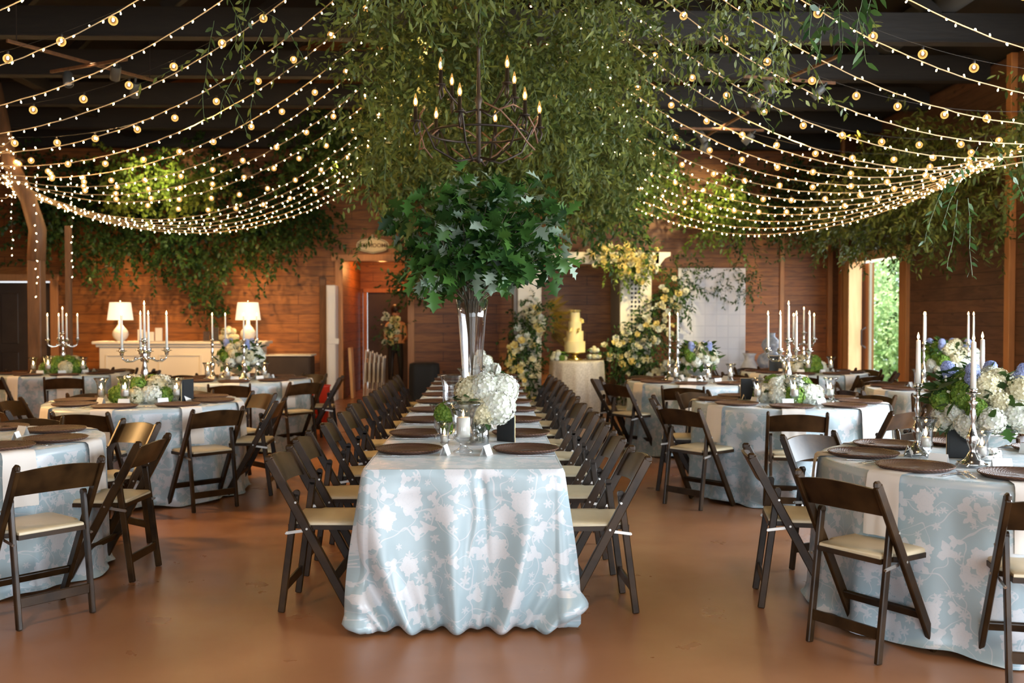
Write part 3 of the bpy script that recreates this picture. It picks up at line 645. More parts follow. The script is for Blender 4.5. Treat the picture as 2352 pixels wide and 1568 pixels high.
m = MB(); m.add([(-.045, -.02, 0), (.045, -.02, 0), (.045, 0, .052), (-.045, 0, .052), (.045, .02, 0), (-.045, .02, 0)], [(0, 1, 2, 3), (3, 2, 4, 5)]); ME_card = m.mesh('card', M_paper, False)
m = MB(); rows = []
for y, z in ((.13, .004), (.02, .004), (-.012, .002), (-.026, -.010), (-.032, -.04), (-.038, -.12), (-.043, -.20), (-.048, -.285)):
    rows.append([((-.085 + .17*i/8)*(1 + (.06 if z < -.1 else 0)), y - (.004*math.sin(i*1.9) if z < -.05 else 0), z + (.002 if 2 < i < 6 else 0)) for i in range(9)])
m.grid(rows); ME_napkin = m.mesh('napkin', M_napkin, True)
def urn_prof(r_, h):
    return [(r_*.50, 0), (r_*.52, .008), (r_*.30, .02), (r_*.16, h*.14), (r_*.20, h*.20), (r_*.48, h*.28), (r_*.58, h*.38), (r_*.52, h*.50), (r_*.56, h*.72), (r_*.72, h*.90), (r_*1.0, h), (r_*.98, h+.004), (r_*.68, h*.90), (r_*.51, h*.72), (r_*.47, h*.50), (r_*.50, h*.40), (r_*.40, h*.31), (0, h*.28)]
def flame_mesh(s_=1):
    m = MB(); m.lathe([(0, -.001), (.0045*s_, .006*s_), (.006*s_, .012*s_), (.0035*s_, .022*s_), (0, .034*s_)], 8, cap=False); return m.mesh('flame', M_flame)
ME_flame = flame_mesh(1.1)
m = MB(); m.lathe(urn_prof(.10, .255), 28, cap=False, wob=(.012, 14))
for a in (0, PI): m.tube([(math.cos(a)*(.058+q), math.sin(a)*.06, z) for q, z in ((0, .075), (.026, .07), (.034, .095), (.02, .118), (0, .112))], .006, 6)
ME_urn = m.mesh('urn', M_glass)
m = MB(); m.lathe([(0, 0), (.036, 0), (.036, .10), (.033, .103), (.008, .100), (0, .101)], 20, cap=False); ME_pillar = m.mesh('pillar', M_wax)
KIT_urn = [(None, ME_urn), ('candle', ME_pillar, (0, 0, .082), (0, 0, 0), None, [('flame', ME_flame, (0, 0, .104))])]
m = MB(); m.lathe(urn_prof(.045, .15), 20, cap=False, wob=(.015, 10)); ME_votive = m.mesh('votive', M_glass)
m = MB(); m.lathe([(0, 0), (.018, 0), (.018, .035), (0, .036)], 12, cap=False); ME_tea = m.mesh('tealight', M_wax)
KIT_votive = [(None, ME_votive), ('candle', ME_tea, (0, 0, .048), (0, 0, 0), None, [('flame', ME_flame, (0, 0, .037))])]
m = MB(); m.lathe([(.055, 0), (.06, .004), (.058, .02), (.058, .26), (.075, .33), (.077, .335), (.073, .333), (.055, .26), (.054, .02), (0, .015)], 28, cap=False); ME_hurr = m.mesh('hurricane', M_glass)
KIT_hurr = [(None, ME_hurr), ('candle', ME_pillar, (0, 0, .017), (0, 0, 0), None, [('flame', ME_flame, (0, 0, .104))])]
def taper(h, r_=.011):
    m = MB(); m.lathe([(0, 0), (r_, 0), (r_*.8, h), (r_*.3, h+.004), (0, h+.004)], 10, cap=False); return m.mesh('taper', M_wax)
ME_taper = taper(.27); ME_taperl = taper(.30)
CUP = [(0, 0), (.010, 0), (.014, .006), (.012, .014), (.018, .028), (.026, .034), (.036, .036), (.037, .040), (.022, .040), (.018, .052), (.024, .058), (.014, .060), (0, .055)]
def candelabra_kit():
    K = []
    m = MB(); m.lathe([(.075, 0), (.078, .006), (.06, .018), (.032, .03), (.018, .05), (.026, .07), (.018, .09), (.014, .14), (.022, .19), (.030, .23), (.020, .27), (.013, .31), (.020, .35), (.030, .375), (.018, .40), (.013, .44), (.018, .455)], 16, wob=(.05, 8)); K.append(('stem', m.mesh('stem', M_silver)))
    m = MB(); m.lathe([(r_, z + .45) for r_, z in CUP], 14, cap=False, wob=(.1, 6)); K.append(('candle_cup', m.mesh('cup', M_silver)))
    K.append(('candle', ME_taper, (0, 0, .50), (0, 0, 0), None, [('flame', ME_flame, (0, 0, .275))]))
    for q in range(4):
        a = PI/2*q + .35; c, s_ = math.cos(a), math.sin(a); P = [(.012, .36), (.05, .345), (.09, .325), (.135, .325), (.165, .345), (.172, .375)]
        m = MB(); m.tube([(r_*c, r_*s_, z) for r_, z in P], [.007, .009, .007, .009, .007, .006], 8)
        m.sphere((.07*c, .07*s_, .348), .012, 6, 5); m.sphere((.13*c, .13*s_, .336), .011, 6, 5)
        K.append(('arm', m.mesh('arm', M_silver)))
        cu = MB(); cu.lathe(CUP, 14, cap=False, wob=(.12, 6)); K.append(('candle_cup', cu.mesh('cup', M_silver), (.172*c, .172*s_, .372)))
        K.append(('candle', ME_taper, (.172*c, .172*s_, .42), (0, 0, 0), None, [('flame', ME_flame, (0, 0, .275))]))
    return K
KIT_cand = candelabra_kit()
def stick_kit(h, tp):
    m = MB(); prof = [(.060, .010), (.062, .018), (.036, .040), (.018, .070), (.014, .09), (.024, .115), (.030, .14), (.022, .165), (.012, .20), (.010, .23), (.018, .255), (.013, .28), (.012, .31), (.022, .328), (.016, .335)]
    prof = [(r_, z*(h-.05)/.335) for r_, z in prof]; m.lathe(prof, 18, wob=(.05, 8)); m.lathe([(r_*.9, z + h - .052) for r_, z in CUP], 14, cap=False, wob=(.1, 8))
    for q in range(4):
        a = PI/2*q + PI/4; m.tube([(.045*math.cos(a), .045*math.sin(a), .018), (.066*math.cos(a), .066*math.sin(a), .014), (.074*math.cos(a), .074*math.sin(a), .004)], [.010, .008, .007], 6)
    return [('body', m.mesh('stick', M_silver)), ('candle', tp, (0, 0, h - .01), (0, 0, 0), None, [('flame', ME_flame, (0, 0, .305 if tp is ME_taperl else .275))])]
KIT_stick = stick_kit(.36, taper(.235, .0135)); KIT_stick[1][5][0] = ('flame', ME_flame, (0, 0, .24)); KIT_tall = stick_kit(.46, ME_taper)
m = MB(); m.box((0, 0, .075), (.125, .010, .15), bev=.003); m.box((0, -.0055, .075), (.105, .003, .13), mi=1); m.bar((0, .005, .12), (0, .06, .002), .03, .004, (1, 0, 0), mi=0)
ME_number = m.mesh('number', [M_chalk, M_chalk], False)
m2 = MB(); m2.box((0, 0, .0755), (.129, .006, .155), bev=.002); ME_numrim = m2.mesh('rim', plain('gold_edge', (.55, .42, .22), .35, .8), False)
KIT_num = [(None, ME_number), ('frame_edge', ME_numrim, (0, .0025, 0))]

# flowers
PETAL = (np.array([(0, 0), (.45, .5), (1.0, .28), (1.0, -.28), (.45, -.5)]), [(0, 4, 3, 2, 1)])
def ball_flower(name, r_, nflo, ps, mat, seed, flat=1.0):
    rs = np.random.RandomState(seed); i = np.arange(nflo); z = 1 - 2*(i + .5)/nflo; a = i*2.39996; q = np.sqrt(1 - z*z)
    n = np.stack([q*np.cos(a), q*np.sin(a), z], 1) + rs.normal(0, .06, (nflo, 3)); n /= np.linalg.norm(n, axis=1, keepdims=True)
    c = n*r_*rs.uniform(.88, 1.04, nflo)[:, None]*np.array([1, 1, flat]); P = []; D = []; RO = []
    for k in range(4):
        t = np.cross(n, np.array([[.3, .5, .8]])); t /= np.linalg.norm(t, axis=1, keepdims=True); b_ = np.cross(n, t); an = k*PI/2 + i*1.3
        P.append(c); D.append(t*np.cos(an)[:, None] + b_*np.sin(an)[:, None] + n*.35); RO.append(an*0)
    P = np.concatenate(P); D = np.concatenate(D); nn = np.tile(n, (4, 1))
    # build petals with their width lying across the ball's normal
    d = D/np.linalg.norm(D, axis=1, keepdims=True); x = np.cross(d, nn); x /= np.linalg.norm(x, axis=1, keepdims=True)
    sh, fc = PETAL; L = ps*rs.uniform(.8, 1.2, len(P))
    V = P[:, None] + d[:, None]*sh[None, :, 0:1]*L[:, None, None] + x[:, None]*sh[None, :, 1:2]*L[:, None, None]*.95
    V = V.reshape(-1, 3); F = (np.arange(len(P))[:, None]*5 + np.array(fc[0])[None]).tolist()
    core = MB(); core.sphere((0, 0, 0), r_*.88, 12, 8, sc=(1, 1, flat))
    o = len(V); me = bpy.data.meshes.new(name); me.from_pydata(V.tolist() + [tuple(v) for v in core.v], [], F + [tuple(i_ + o for i_ in f) for f in core.f]); me.materials.append(mat); me.update(); return me
HY = {k: [ball_flower('hydrangea', .078, 150, .0165, mt, sd + q) for q in (0, 1)] for k, mt, sd in (('w', M_hwhite, 1), ('c', M_hcream, 5), ('g', M_hgreen, 9), ('b', M_hblue, 13))}
def rose_mesh(mat, seed):
    rs = random.Random(seed); m = MB(); m.sphere((0, 0, .012), .014, 7, 5)
    for ring, (n, r0, h, op) in enumerate(((3, .010, .032, .0), (5, .018, .036, .35), (6, .026, .034, .7), (6, .034, .026, 1.1))):
        for k in range(n):
            a = 2*PI*k/n + ring*.5; P = []
            for j in range(4):
                t = j/3; rr = r0*(.35 + .65*math.sin(min(1, t*1.15)*PI/2)) + op*.012*t*t; row = []
                for i in range(5):
                    u = -1 + i/2; an = a + u*(PI/n)*1.15*(.45 + .55*math.sin(PI*min(1, t*.8 + .2))); row.append((rr*math.cos(an), rr*math.sin(an), h*t - .003*u*u*t))
                P.append(row)
            m.grid(P)
    return m.mesh('rose', mat)
RO_ = {'y': rose_mesh(M_yellow, 1), 'c': rose_mesh(M_hcream, 2), 'w': rose_mesh(M_hwhite, 3)}
FN = {'w': 'white hydrangea head', 'g': 'green hydrangea head', 'c': 'cream hydrangea head', 'b': 'blue blossom cluster'}
def dome(label, x, y, z, r_, h, pat, seed, cat='flower arrangement', lv=M_leafd, hole=0.0, nleaf=26, yaw=0):
    """a low dome of hydrangea heads with leaves"""
    rs = random.Random(seed); nr = np.random.RandomState(seed); o = thing('flower_arrangement', label, cat, (x, y, z), group='hydrangea arrangements on the tables')
    k = 0; rings = ((0.0, 1.0, 1), (.52, .82, 5), (.86, .34, 9)) if not hole else ((.55, .80, 6), (.88, .32, 10))
    for rr, zz, n in rings:
        for i in range(n):
            a = 2*PI*(i + rs.uniform(-.15, .15))/n + rr*2 + yaw; c = pat[k % len(pat)]; k += 1
            s_ = rs.uniform(.78, 1.08)*min(1.15, r_/.20)
            q = ob('flower_head', HY[c][k % 2], o, (r_*rr*math.cos(a), r_*rr*math.sin(a), max(.06*s_, h*zz - .03*s_)), (rs.uniform(-.5, .5), rs.uniform(-.5, .5), rs.uniform(0, 6)), s_)
            q['label'] = FN[c]
    n = nleaf; a = nr.uniform(0, 6.28, n); rr = nr.uniform(.45, 1.0, n)*r_; P = np.stack([rr*np.cos(a), rr*np.sin(a), np.sqrt(np.maximum(0, 1 - (rr/r_)**2))*h*.9 + .02], 1)
    D = np.stack([np.cos(a), np.sin(a), nr.uniform(-.5, .6, n)], 1)
    ob('leaves', leaf_mesh('leaves', P, D, nr.uniform(.07, .11, n), nr.uniform(.04, .06, n), nr.uniform(-.6, .6, n), LANCE, lv), o)
    return o

# ------------------------------------------------------------------ tablecloths
def round_cloth(label, x, y, r_, seed, mat=None, ztop=.76, sharp=1.0, name='tablecloth', nf=15):
    rs = random.Random(seed); m = MB(); n = 200; ph = [rs.uniform(0, 6.28) for _ in range(6)]
    def fold(a): 
        v = .55*math.cos(nf*a + ph[0] + .6*math.sin(3*a + ph[1])) + .35*math.cos((nf*1.0 - 6)*a + ph[2]) + .25*math.cos(5*a + ph[3]) + .12*math.cos(2*nf*a + ph[4])
        return v
    rings = [(0, 0, 0)] + [(r_*q, 0, 0) for q in (.4, .8, .97)] + [(r_+.002, -.003, 0)]
    for k in range(1, 27):
        t = k/26; rings.append((r_ + .006 + .022*t + (.025*max(0, t-.9)/.1), -.006 - (ztop - .012)*min(1, t*1.02), t))
    P = []
    for R_, dz, t in rings:
        row = []
        for i in range(n):
            a = 2*PI*i/n + PI/2; f = fold(a); rr = R_ + .047*sharp*(t**.7)*f if t else R_
            z = ztop + dz
            if t > .94: z += .012*(1 + math.cos(9*a + ph[5]))*(t-.94)/.06
            row.append((rr*math.cos(a), rr*math.sin(a), max(.004, z)))
        P.append(row)
    o0 = m.grid(P, closed=True); m.f = [f for f in m.f if len(set(f)) == 4]; m.m = [0]*len(m.f)
    for j, (R_, dz, t) in enumerate(rings):
        for i in range(n):
            p = P[j][i]; m.uv[j*n+i] = (p[0]*1.0, p[1]) if t == 0 else (r_*2*PI*i/n*1.0 + 3, -dz + seed)
    # the last column closes on the first: duplicate seam faces keep a plain uv
    return thing(name, label, 'tablecloth', (x, y, 0), group='floor-length cloths on the round tables', me=m.mesh('cloth', mat or M_cloth))
def long_cloth(x0, x1, y0, y1, zt=.76):
    m = MB(); per = []; rc = .03
    def seg(a, b, n, nrm, tag):
        for i in range(n):
            t = i/n; per.append((a[0]*(1-t) + b[0]*t, a[1]*(1-t) + b[1]*t, nrm[0], nrm[1], tag, t))
    def corner(cx, cy, a0, n=7):
        for i in range(n):
            a = a0 + PI/2*i/n; per.append((cx + rc*math.cos(a), cy + rc*math.sin(a), math.cos(a), math.sin(a), 'c', i/n))
    corner(x0+rc, y0+rc, PI); seg((x0+rc, y0), (x1-rc, y0), 110, (0, -1), 'f'); corner(x1-rc, y0+rc, -PI/2); seg((x1, y0+rc), (x1, y1-rc), 200, (1, 0), 'r')
    corner(x1-rc, y1-rc, 0); seg((x1-rc, y1), (x0+rc, y1), 30, (0, 1), 'b'); corner(x0+rc, y1-rc, PI/2); seg((x0, y1-rc), (x0, y0+rc), 200, (-1, 0), 'l')
    n = len(per); cx, cy = (x0+x1)/2, (y0+y1)/2; P = []; V = 44
    arc = [0]
    for i in range(1, n): arc.append(arc[-1] + math.dist(per[i][:2], per[i-1][:2]))
    for k in range(V+1):
        v = k/V; row = []
        for i, (px, py, nx, ny, tg, t) in enumerate(per):
            hw = (x1-x0)/2; u = (px - cx)/hw; d = 0; sh = 0
            bil = .006 + .030*v**.8 + .030*math.sin(min(1, v*1.02)*PI)*v - .11*max(0, (v - .93)/.07)**2
            if tg == 'f' or (tg == 'c' and ny < -.3):
                w_ = u/(1 - .50*v**2.0) if abs(u) < 1.01 else u
                amp = .052*v**.8
                d += amp*(math.cos(8.2*w_ + .7) + .6*math.cos(15.5*w_ + 2.1)*v) * (1 if abs(w_) < 1.6 else .7)
                d += -.016*math.exp(-((u - .18 - .10*v)/.035)**2)*(1 - v)*min(1, v*9) + .02*math.exp(-((u - .10 - .05*math.sin(v*7))/.05)**2)*math.sin(v*PI)
                d += .02*v*math.cos(23*w_)*max(0, v-.55)
                sh = .012*v*u
                if abs(v - .12) < .02: d += .002
            else:
                s_ = arc[i]; d += .028*v**.8*(math.cos(7.1*s_) + .5*math.cos(13.3*s_ + 1)); 
            if tg == 'c': d += .020*v
            z = zt - .004 - (zt - .02)*min(1, v/.955) if v > 0 else zt
            if v > .955: z = .018 + .02*max(0, math.cos(arc[i]*19))*(v - .955)/.045
            if k == 0: row.append((px, py, zt)); continue
            row.append((px + nx*(bil + d) + sh, py + ny*(bil + d), z))
        P.append(row)
    m.grid(P, closed=True)
    for j in range(V+1):
        for i in range(n): m.uv[j*n+i] = (arc[i], 1 - j/V*.76)
    # top
    nx_, ny_ = 12, 60; G = [[(x0 + rc*.3 + (x1-x0-rc*.6)*i/nx_, y0 + rc*.3 + (y1-y0-rc*.6)*j/ny_, zt + .0005) for i in range(nx_+1)] for j in range(ny_+1)]
    o_ = m.grid(G)
    for j in range(ny_+1):
        for i in range(nx_+1): p = G[j][i]; m.uv[o_+j*(nx_+1)+i] = (p[0]+7, p[1])
    ring = [(px + (-nx*rc*.25), py + (-ny*rc*.25), zt + .0002) for px, py, nx, ny, tg, t in per]
    m.grid([ring, P[0]], closed=True)
    return thing('tablecloth', 'pale blue floral cloth covering the long banquet table to the floor', 'tablecloth', me=m.mesh('long_cloth', M_cloth))
# ------------------------------------------------------------------ long table
LX, LW, LY0, LY1 = -.103, .93, 4.60, 12.35
long_cloth(LX-LW/2, LX+LW/2, LY0, LY1)
YS = [5.22, 5.95, 6.74, 7.48, 8.22, 8.97, 9.70, 10.45, 11.20, 11.93]
for i, y in enumerate(YS):
    o_ = ORD[i]
    jx, jr = R.uniform(-.02, .02), R.uniform(-4, 4)
    chair(-.815 + jx, y - .12 + R.uniform(-.02, .02), -90 + jr, f'dark folding chair on the restroom side of the long table, {o_} from near end', 'chairs along the long table')
    chair(.560 + jx, y - .16 + R.uniform(-.02, .02), 90 - jr, f'dark folding chair on the cake-table side of the long table, {o_} from near end', 'chairs along the long table')
    for s_, x, side in ((-1, -.400, 'restroom'), (1, .212, 'cake-table')):
        thing('charger_plate', f'dark woven charger on the {side} side of the long table, {o_} from near end', 'charger plate', (x, y, .7615), R.uniform(0, 6), 'woven chargers on the long table', ME_charger)
        if i < 8:
            f_ = (0, 0, math.radians(90*s_ + 180))
            thing('dinner_knife', f'knife by the {o_} charger on the {side} side of the long table', 'knife', (x + .02*s_, y + .205*s_ if s_ < 0 else y + .205, .762), math.radians(90), 'knives on the long table', ME_knife)
            thing('dinner_fork', f'fork by the {o_} charger on the {side} side of the long table', 'fork', (x + .04*s_, y - .205, .762), math.radians(90*(-s_)) , 'forks on the long table', ME_fork)
for i, (x, y, a, t) in enumerate([(-.205, 5.08, -100, 'standing between the small votive and the urn'), (.005, 5.06, 70, 'standing at the foot of the clear flower vase'),
        (-.20, 6.4, 80, 'behind the small urn on the restroom side'), (.03, 6.3, 90, 'behind the chalkboard sign'), (-.2, 7.3, 95, 'beyond the tall vase')]):
    thing('place_card', f'white place card on the long table, {t}', 'place card', (x, y, .7615), math.radians(a), 'place cards', ME_card)
place(KIT_urn, 'glass_urn', 'fluted glass urn with a white pillar candle at the near end of the long table', 'candle holder', (-.115, 5.16, .7615), .5)
place(KIT_urn, 'glass_urn', 'clear glass urn with pillar candle behind the hydrangea vase on the long table', 'candle holder', (-.125, 6.62, .7615), .2)
place(KIT_urn, 'glass_urn', 'clear glass urn with pillar candle far down the long table', 'candle holder', (-.15, 8.7, .7615), .2)
place(KIT_votive, 'glass_votive', 'small footed votive glass beside the urn at the near end of the long table', 'votive holder', (-.215, 5.22, .7615))
place(KIT_votive, 'glass_votive', 'footed votive glass in front of the green hydrangea on the long table', 'votive holder', (-.265, 5.75, .7615), 0, None, 1.3)
place(KIT_votive, 'glass_votive', 'footed votive glass farther down the long table beyond the tall vase', 'votive holder', (.06, 7.3, .7615), 0, None, 1.2)
place(KIT_hurr, 'glass_hurricane', 'tall clear glass hurricane with a pillar candle on the restroom side of the tall vase', 'candle holder', (-.215, 6.35, .7615))
place(KIT_hurr, 'glass_hurricane', 'clear glass hurricane with a pillar candle behind the tall vase', 'candle holder', (.02, 7.75, .7615))
place(KIT_num, 'table_sign', 'small black chalkboard sign leaning on its stand behind the hydrangea vase', 'table sign', (.115, 5.62, .7615), math.radians(-38))
# hydrangea vase
m = MB(); m.lathe([(.052, 0), (.055, .004), (.055, .135), (.052, .135), (.051, .012), (0, .010)], 28, cap=False)
v = thing('glass_vase', 'short clear cylinder vase of water with green stems under the white hydrangeas', 'vase', (-.035, 5.50, .7615), me=m.mesh('vase', M_glass))
m = MB(); m.lathe([(0, .012), (.050, .012), (.050, .07), (0, .07)], 20, cap=False); ob('water', m.mesh('water', glass('water', (.95, .93, .85))), v)
o = thing('flower_arrangement', 'white hydrangeas, some candlelit cream, with green leaves in the short clear vase', 'flower arrangement', (-.035, 5.50, .76))
for (x, y, z, c, s_) in ((.10, -.02, .215, 'w', 1.25), (.13, .03, .30, 'w', 1.1), (.04, .02, .30, 'w', 1.2), (.02, -.03, .19, 'c', 1.0), (-.05, .05, .29, 'c', 1.05), (-.03, .05, .22, 'c', 1.0), (-.19, .04, .17, 'g', .75), (-.17, .03, .10, 'g', .6), (.09, .08, .22, 'w', 1.2)):  # cream heads here have the candlelight put into their petal colour
    q = ob('flower_head', HY[c][0], o, (x, y, z), (x*7, y*9, x*30), s_); q['label'] = FN[c]
m = MB()
for k in range(6): m.tube([(.02*math.cos(k), .02*math.sin(k), .02), (.03*math.cos(k*2), .03*math.sin(k*2), .13), (.05*math.cos(k*1.3), .03, .22)], .0035, 5)
m.tube([(-.03, 0, .12), (-.10, .02, .13), (-.17, .03, .16)], .003, 5); ob('stems', m.mesh('stems', M_stem), o)
rs = np.random.RandomState(5); n = 34; a = rs.uniform(0, 6.28, n); P = np.stack([-.08 + .10*rs.normal(0, 1, n), -.02 + .05*rs.normal(0, 1, n), .22 + .06*rs.normal(0, 1, n)], 1); P[:5] = [(.04, -.05, .155), (.03, -.055, .14), (.05, -.05, .13), (.02, -.05, .15), (.06, -.04, .15)]
D = np.stack([np.cos(a), np.sin(a), rs.uniform(-.4, .7, n)], 1); D[:5, 2] = -1.2; ob('leaves', leaf_mesh('leaves', P, D, rs.uniform(.045, .075, n), rs.uniform(.025, .04, n), rs.uniform(-.6, .6, n), LANCE, M_leafd), o)
# tall vase with oak branches
VX, VY = -.083, 6.2
m = MB(); prof = [(.070, 0), (.072, .006), (.062, .03), (.058, .20), (.066, .45), (.083, .70), (.099, .815), (.096, .815), (.079, .70), (.062, .45), (.054, .20), (.056, .04), (0, .03)]
m.lathe(prof, 36, cap=False, wob=(.025, 18))
v = thing('tall_glass_vase', 'tall fluted clear glass vase in the middle of the long table holding oak branches', 'vase', (VX, VY, .7615), me=m.mesh('tall_vase', M_glass))
o = thing('oak_branches', 'large ball of lobed green oak branches in the tall glass vase', 'branch arrangement', (VX, VY, .7615))
rs = np.random.RandomState(11); m = MB(); LP = []; LD = []; C0 = np.array([.09, 0, 1.17])
for k in range(34):
    a = k*2.39996; rr = .036*math.sqrt((k + .5)/34); ph = math.acos(1 - 1.5*(k + .5)/34); top = np.array([.50*math.sin(ph)*math.cos(a), .46*math.sin(ph)*math.sin(a), .46*math.cos(ph)])*rs.uniform(.66, 1.12) + C0
    p0 = np.array([-rr*math.cos(a)*1.0, -rr*math.sin(a)*1.0, .06]); p1 = np.array([rr*math.cos(a)*1.4, rr*math.sin(a)*1.4, .80]); pts = [p0, p1, p1*.45 + top*.55 + [0, 0, .06], top]
    m.tube([tuple(q) for q in pts], [.0045, .004, .003, .0015], 5)
    for j in range(32):
        t = rs.uniform(.25, 1.08); q = p1*(1-t) + top*t + [0, 0, .10*math.sin(min(1, t)*PI)]; LP.append(q + rs.normal(0, .045, 3)); dd = (q - C0); dd = dd/(np.linalg.norm(dd) + .01); LD.append(dd*.8 + rs.normal(0, .5, 3) + [0, 0, -.35])
LP = np.array(LP); LD = np.array(LD); n = len(LP); low = LP[:, 2] < .80; LP[low, 2] = .80 + rs.uniform(0, .08, low.sum()); pale = rs.uniform(0, 1, n) < .14
SH = oak_shape()
ob('branches', m.mesh('branches', M_branch), o)
ob('leaves', leaf_mesh('oak_leaves', LP[~pale], LD[~pale], rs.uniform(.075, .155, (~pale).sum()), rs.uniform(.08, .14, (~pale).sum()), rs.uniform(-1.1, 1.1, (~pale).sum()), SH, M_oak, .22, .25), o)
ob('leaves', leaf_mesh('oak_leaves_pale', LP[pale], LD[pale], rs.uniform(.09, .14, pale.sum()), rs.uniform(.08, .12, pale.sum()), rs.uniform(-1.1, 1.1, pale.sum()), SH, M_oakpale, .25, .25), o, label='pale undersides of turned oak leaves')
dome('white hydrangea arrangement far down the long table', -.0, 8.1, .765, .14, .36, 'wwcw', 71, nleaf=14)
dome('second white hydrangea arrangement near the far end of the long table', -.05, 10.2, .765, .14, .34, 'wcww', 72, nleaf=14)

# ------------------------------------------------------------------ round tables
def pos8(ang, aisle):
    """where a seat is round its table: aisle side is towards the long table"""
    x, y = math.cos(math.radians(ang))*aisle, math.sin(math.radians(ang))
    k = int(((math.degrees(math.atan2(y, x)) + 22.5) % 360)//45)
    return ['on the aisle side', 'at the far aisle corner', 'on the far side', 'at the far wall corner', 'on the wall side', 'at the near wall corner', 'on the near side', 'at the near aisle corner'][k]
TB = {  # name: (x, y, aisle sign, phrase, seat angles, r_chair, detail)
 'L1': (-3.03, 5.78, 1, 'front mantel-side table', [-42, -4, 49, 94, 140, 184, 229, 274], 2),
 'L2': (-2.85, 8.40, 1, 'second mantel-side table', [-46, -2, 44, 88, 133, 178, 223, 266], 2),
 'L3': (-2.80, 11.45, 1, 'third mantel-side table', [-38, 8, 52, 97, 142, 188, 232, 277], 1),
 'L4': (-5.35, 12.75, 1, 'corner table by the dark door', [-66, -20, 25, 70, 115, 160, 205, 250], 1),
 'R1': (2.48, 4.86, -1, 'front door-side table', [165, 212, 257, 302, 347, 32, 77, 121], 2),
 'R2': (2.53, 8.25, -1, 'second door-side table', [165, 209, 256, 301, 346, 31, 76, 121], 2),
 'R3': (2.36, 10.95, -1, 'table before the white screen', [165, 206, 250, 295, 340, 25, 70, 115], 1),
 'R4': (4.11, 12.75, -1, 'table beside the sliding door', [160, 205, 250, 295, 340, 25, 70, 115], 1),
 'R5': (4.60, 9.75, -1, 'rear table by the weathered wall', [150, 195, 240, 285, 330, 15, 60, 105], 1)}
RT = .785
OVR = {('R1', 212): (1.71, 4.365, -58), ('R1', 165): (1.60, 5.09, -101), ('L1', -42): (-2.20, 4.93, 50), ('L2', -46): (-2.18, 7.74, 44), ('R2', 209): (1.66, 7.72, -52)}
for key, (tx, ty, asg, nm, angs, det) in TB.items():
    round_cloth(f'pale blue floral cloth on the {nm}', tx, ty, RT, ord(key[0])*3 + int(key[1])*7)
    for i, a in enumerate(angs):
        th = math.radians(a); rc = .905 + R.uniform(-.02, .03); cx, cy = tx + rc*math.cos(th), ty + rc*math.sin(th); rz = a + 90 + R.uniform(-5, 5)
        if (key, a) in OVR:
            cx, cy, rz = OVR[(key, a)]
        p8 = pos8(a, asg)
        chair(cx, cy, rz, f'dark folding chair at the {nm}, {p8}', 'folding chairs at the round tables')
        q = math.radians(a + 90); c, s_ = math.cos(th), math.sin(th)
        thing('charger_plate', f'dark woven charger on the {nm}, {p8}', 'charger plate', (tx + .575*c, ty + .575*s_, .7615), R.uniform(0, 6), 'woven chargers on the round tables', ME_charger)
        thing('napkin', f'cream napkin hanging off the {nm}, {p8}', 'napkin', (tx + (RT - .004)*c, ty + (RT - .004)*s_, .7615), q, 'napkins hanging off the round tables', ME_napkin)
        thing('place_card', f'white place card on the {nm}, {p8}', 'place card', (tx + .36*c + .02*s_, ty + .36*s_ - .02*c, .7615), q + R.uniform(-.25, .25), 'place cards', ME_card)
        if det == 2:
            def cut(off, me_, kind, extra=''):
                thing(kind, f'{extra}{kind.split("_")[-1]} on the {nm}, {p8}', kind.split('_')[-1], (tx + .585*c + off*s_, ty + .585*s_ - off*c, .7615), q, 'silver cutlery on the round tables', me_)
            # seen from the chair the forks lie at one hand and the knife at the other
            cut(-.205, ME_knife, 'dinner_knife', 'silver '); cut(.205, ME_fork, 'dinner_fork', 'inner silver '); cut(.235, ME_fork, 'salad_fork', 'outer silver ')
def T(k): return TB[k][0], TB[k][1]
def votives(k, spec):
    x, y = T(k); nm = TB[k][3]
    for i, (a, r_, s_) in enumerate(spec):
        p8 = pos8(a, TB[k][2])
        place(KIT_votive, 'glass_votive', f'lit glass votive of the {nm}, {p8}', 'votive holder', (x + r_*math.cos(math.radians(a)), y + r_*math.sin(math.radians(a)), .7615), a, 'glass votives', s_)
for k, pat, sd in (('L2', 'gwggcw', 21), ('R2', 'wgwwgw', 22), ('L4', 'ggwggc', 23), ('R4', 'wgcwgg', 24)):
    x, y = T(k); nm = TB[k][3]
    dome(f'green and white hydrangeas round the candelabrum on the {nm}', x, y, .765, .235, .20, pat, sd, hole=.09, yaw=.4)
    place(KIT_cand, 'candelabrum', f'five-armed silver candelabrum with ivory taper candles on the {nm}', 'candelabrum', (x, y, .7615), {'L2': .15, 'R2': .55, 'L4': .3, 'R4': .1}[k], 'silver candelabra', 1.04)
    votives(k, [(208, .34, 1.35), (262, .33, 1.5), (335, .34, 1.35), (80, .34, 1.3)])
place(KIT_num, 'table_sign', 'black chalkboard sign beside the flowers on the second mantel-side table', 'table sign', (T('L2')[0]+.36, T('L2')[1]-.02, .7615), math.radians(70), None, 1.25)
place(KIT_num, 'table_sign', 'black chalkboard sign beside the flowers on the second door-side table', 'table sign', (T('R2')[0]-.26, T('R2')[1]+.24, .7615), math.radians(-12), None, 1.2)
place(KIT_num, 'table_sign', 'black chalkboard sign on the table beside the sliding door', 'table sign', (T('R4')[0]-.36, T('R4')[1], .7615), math.radians(-10), None, 1.4)
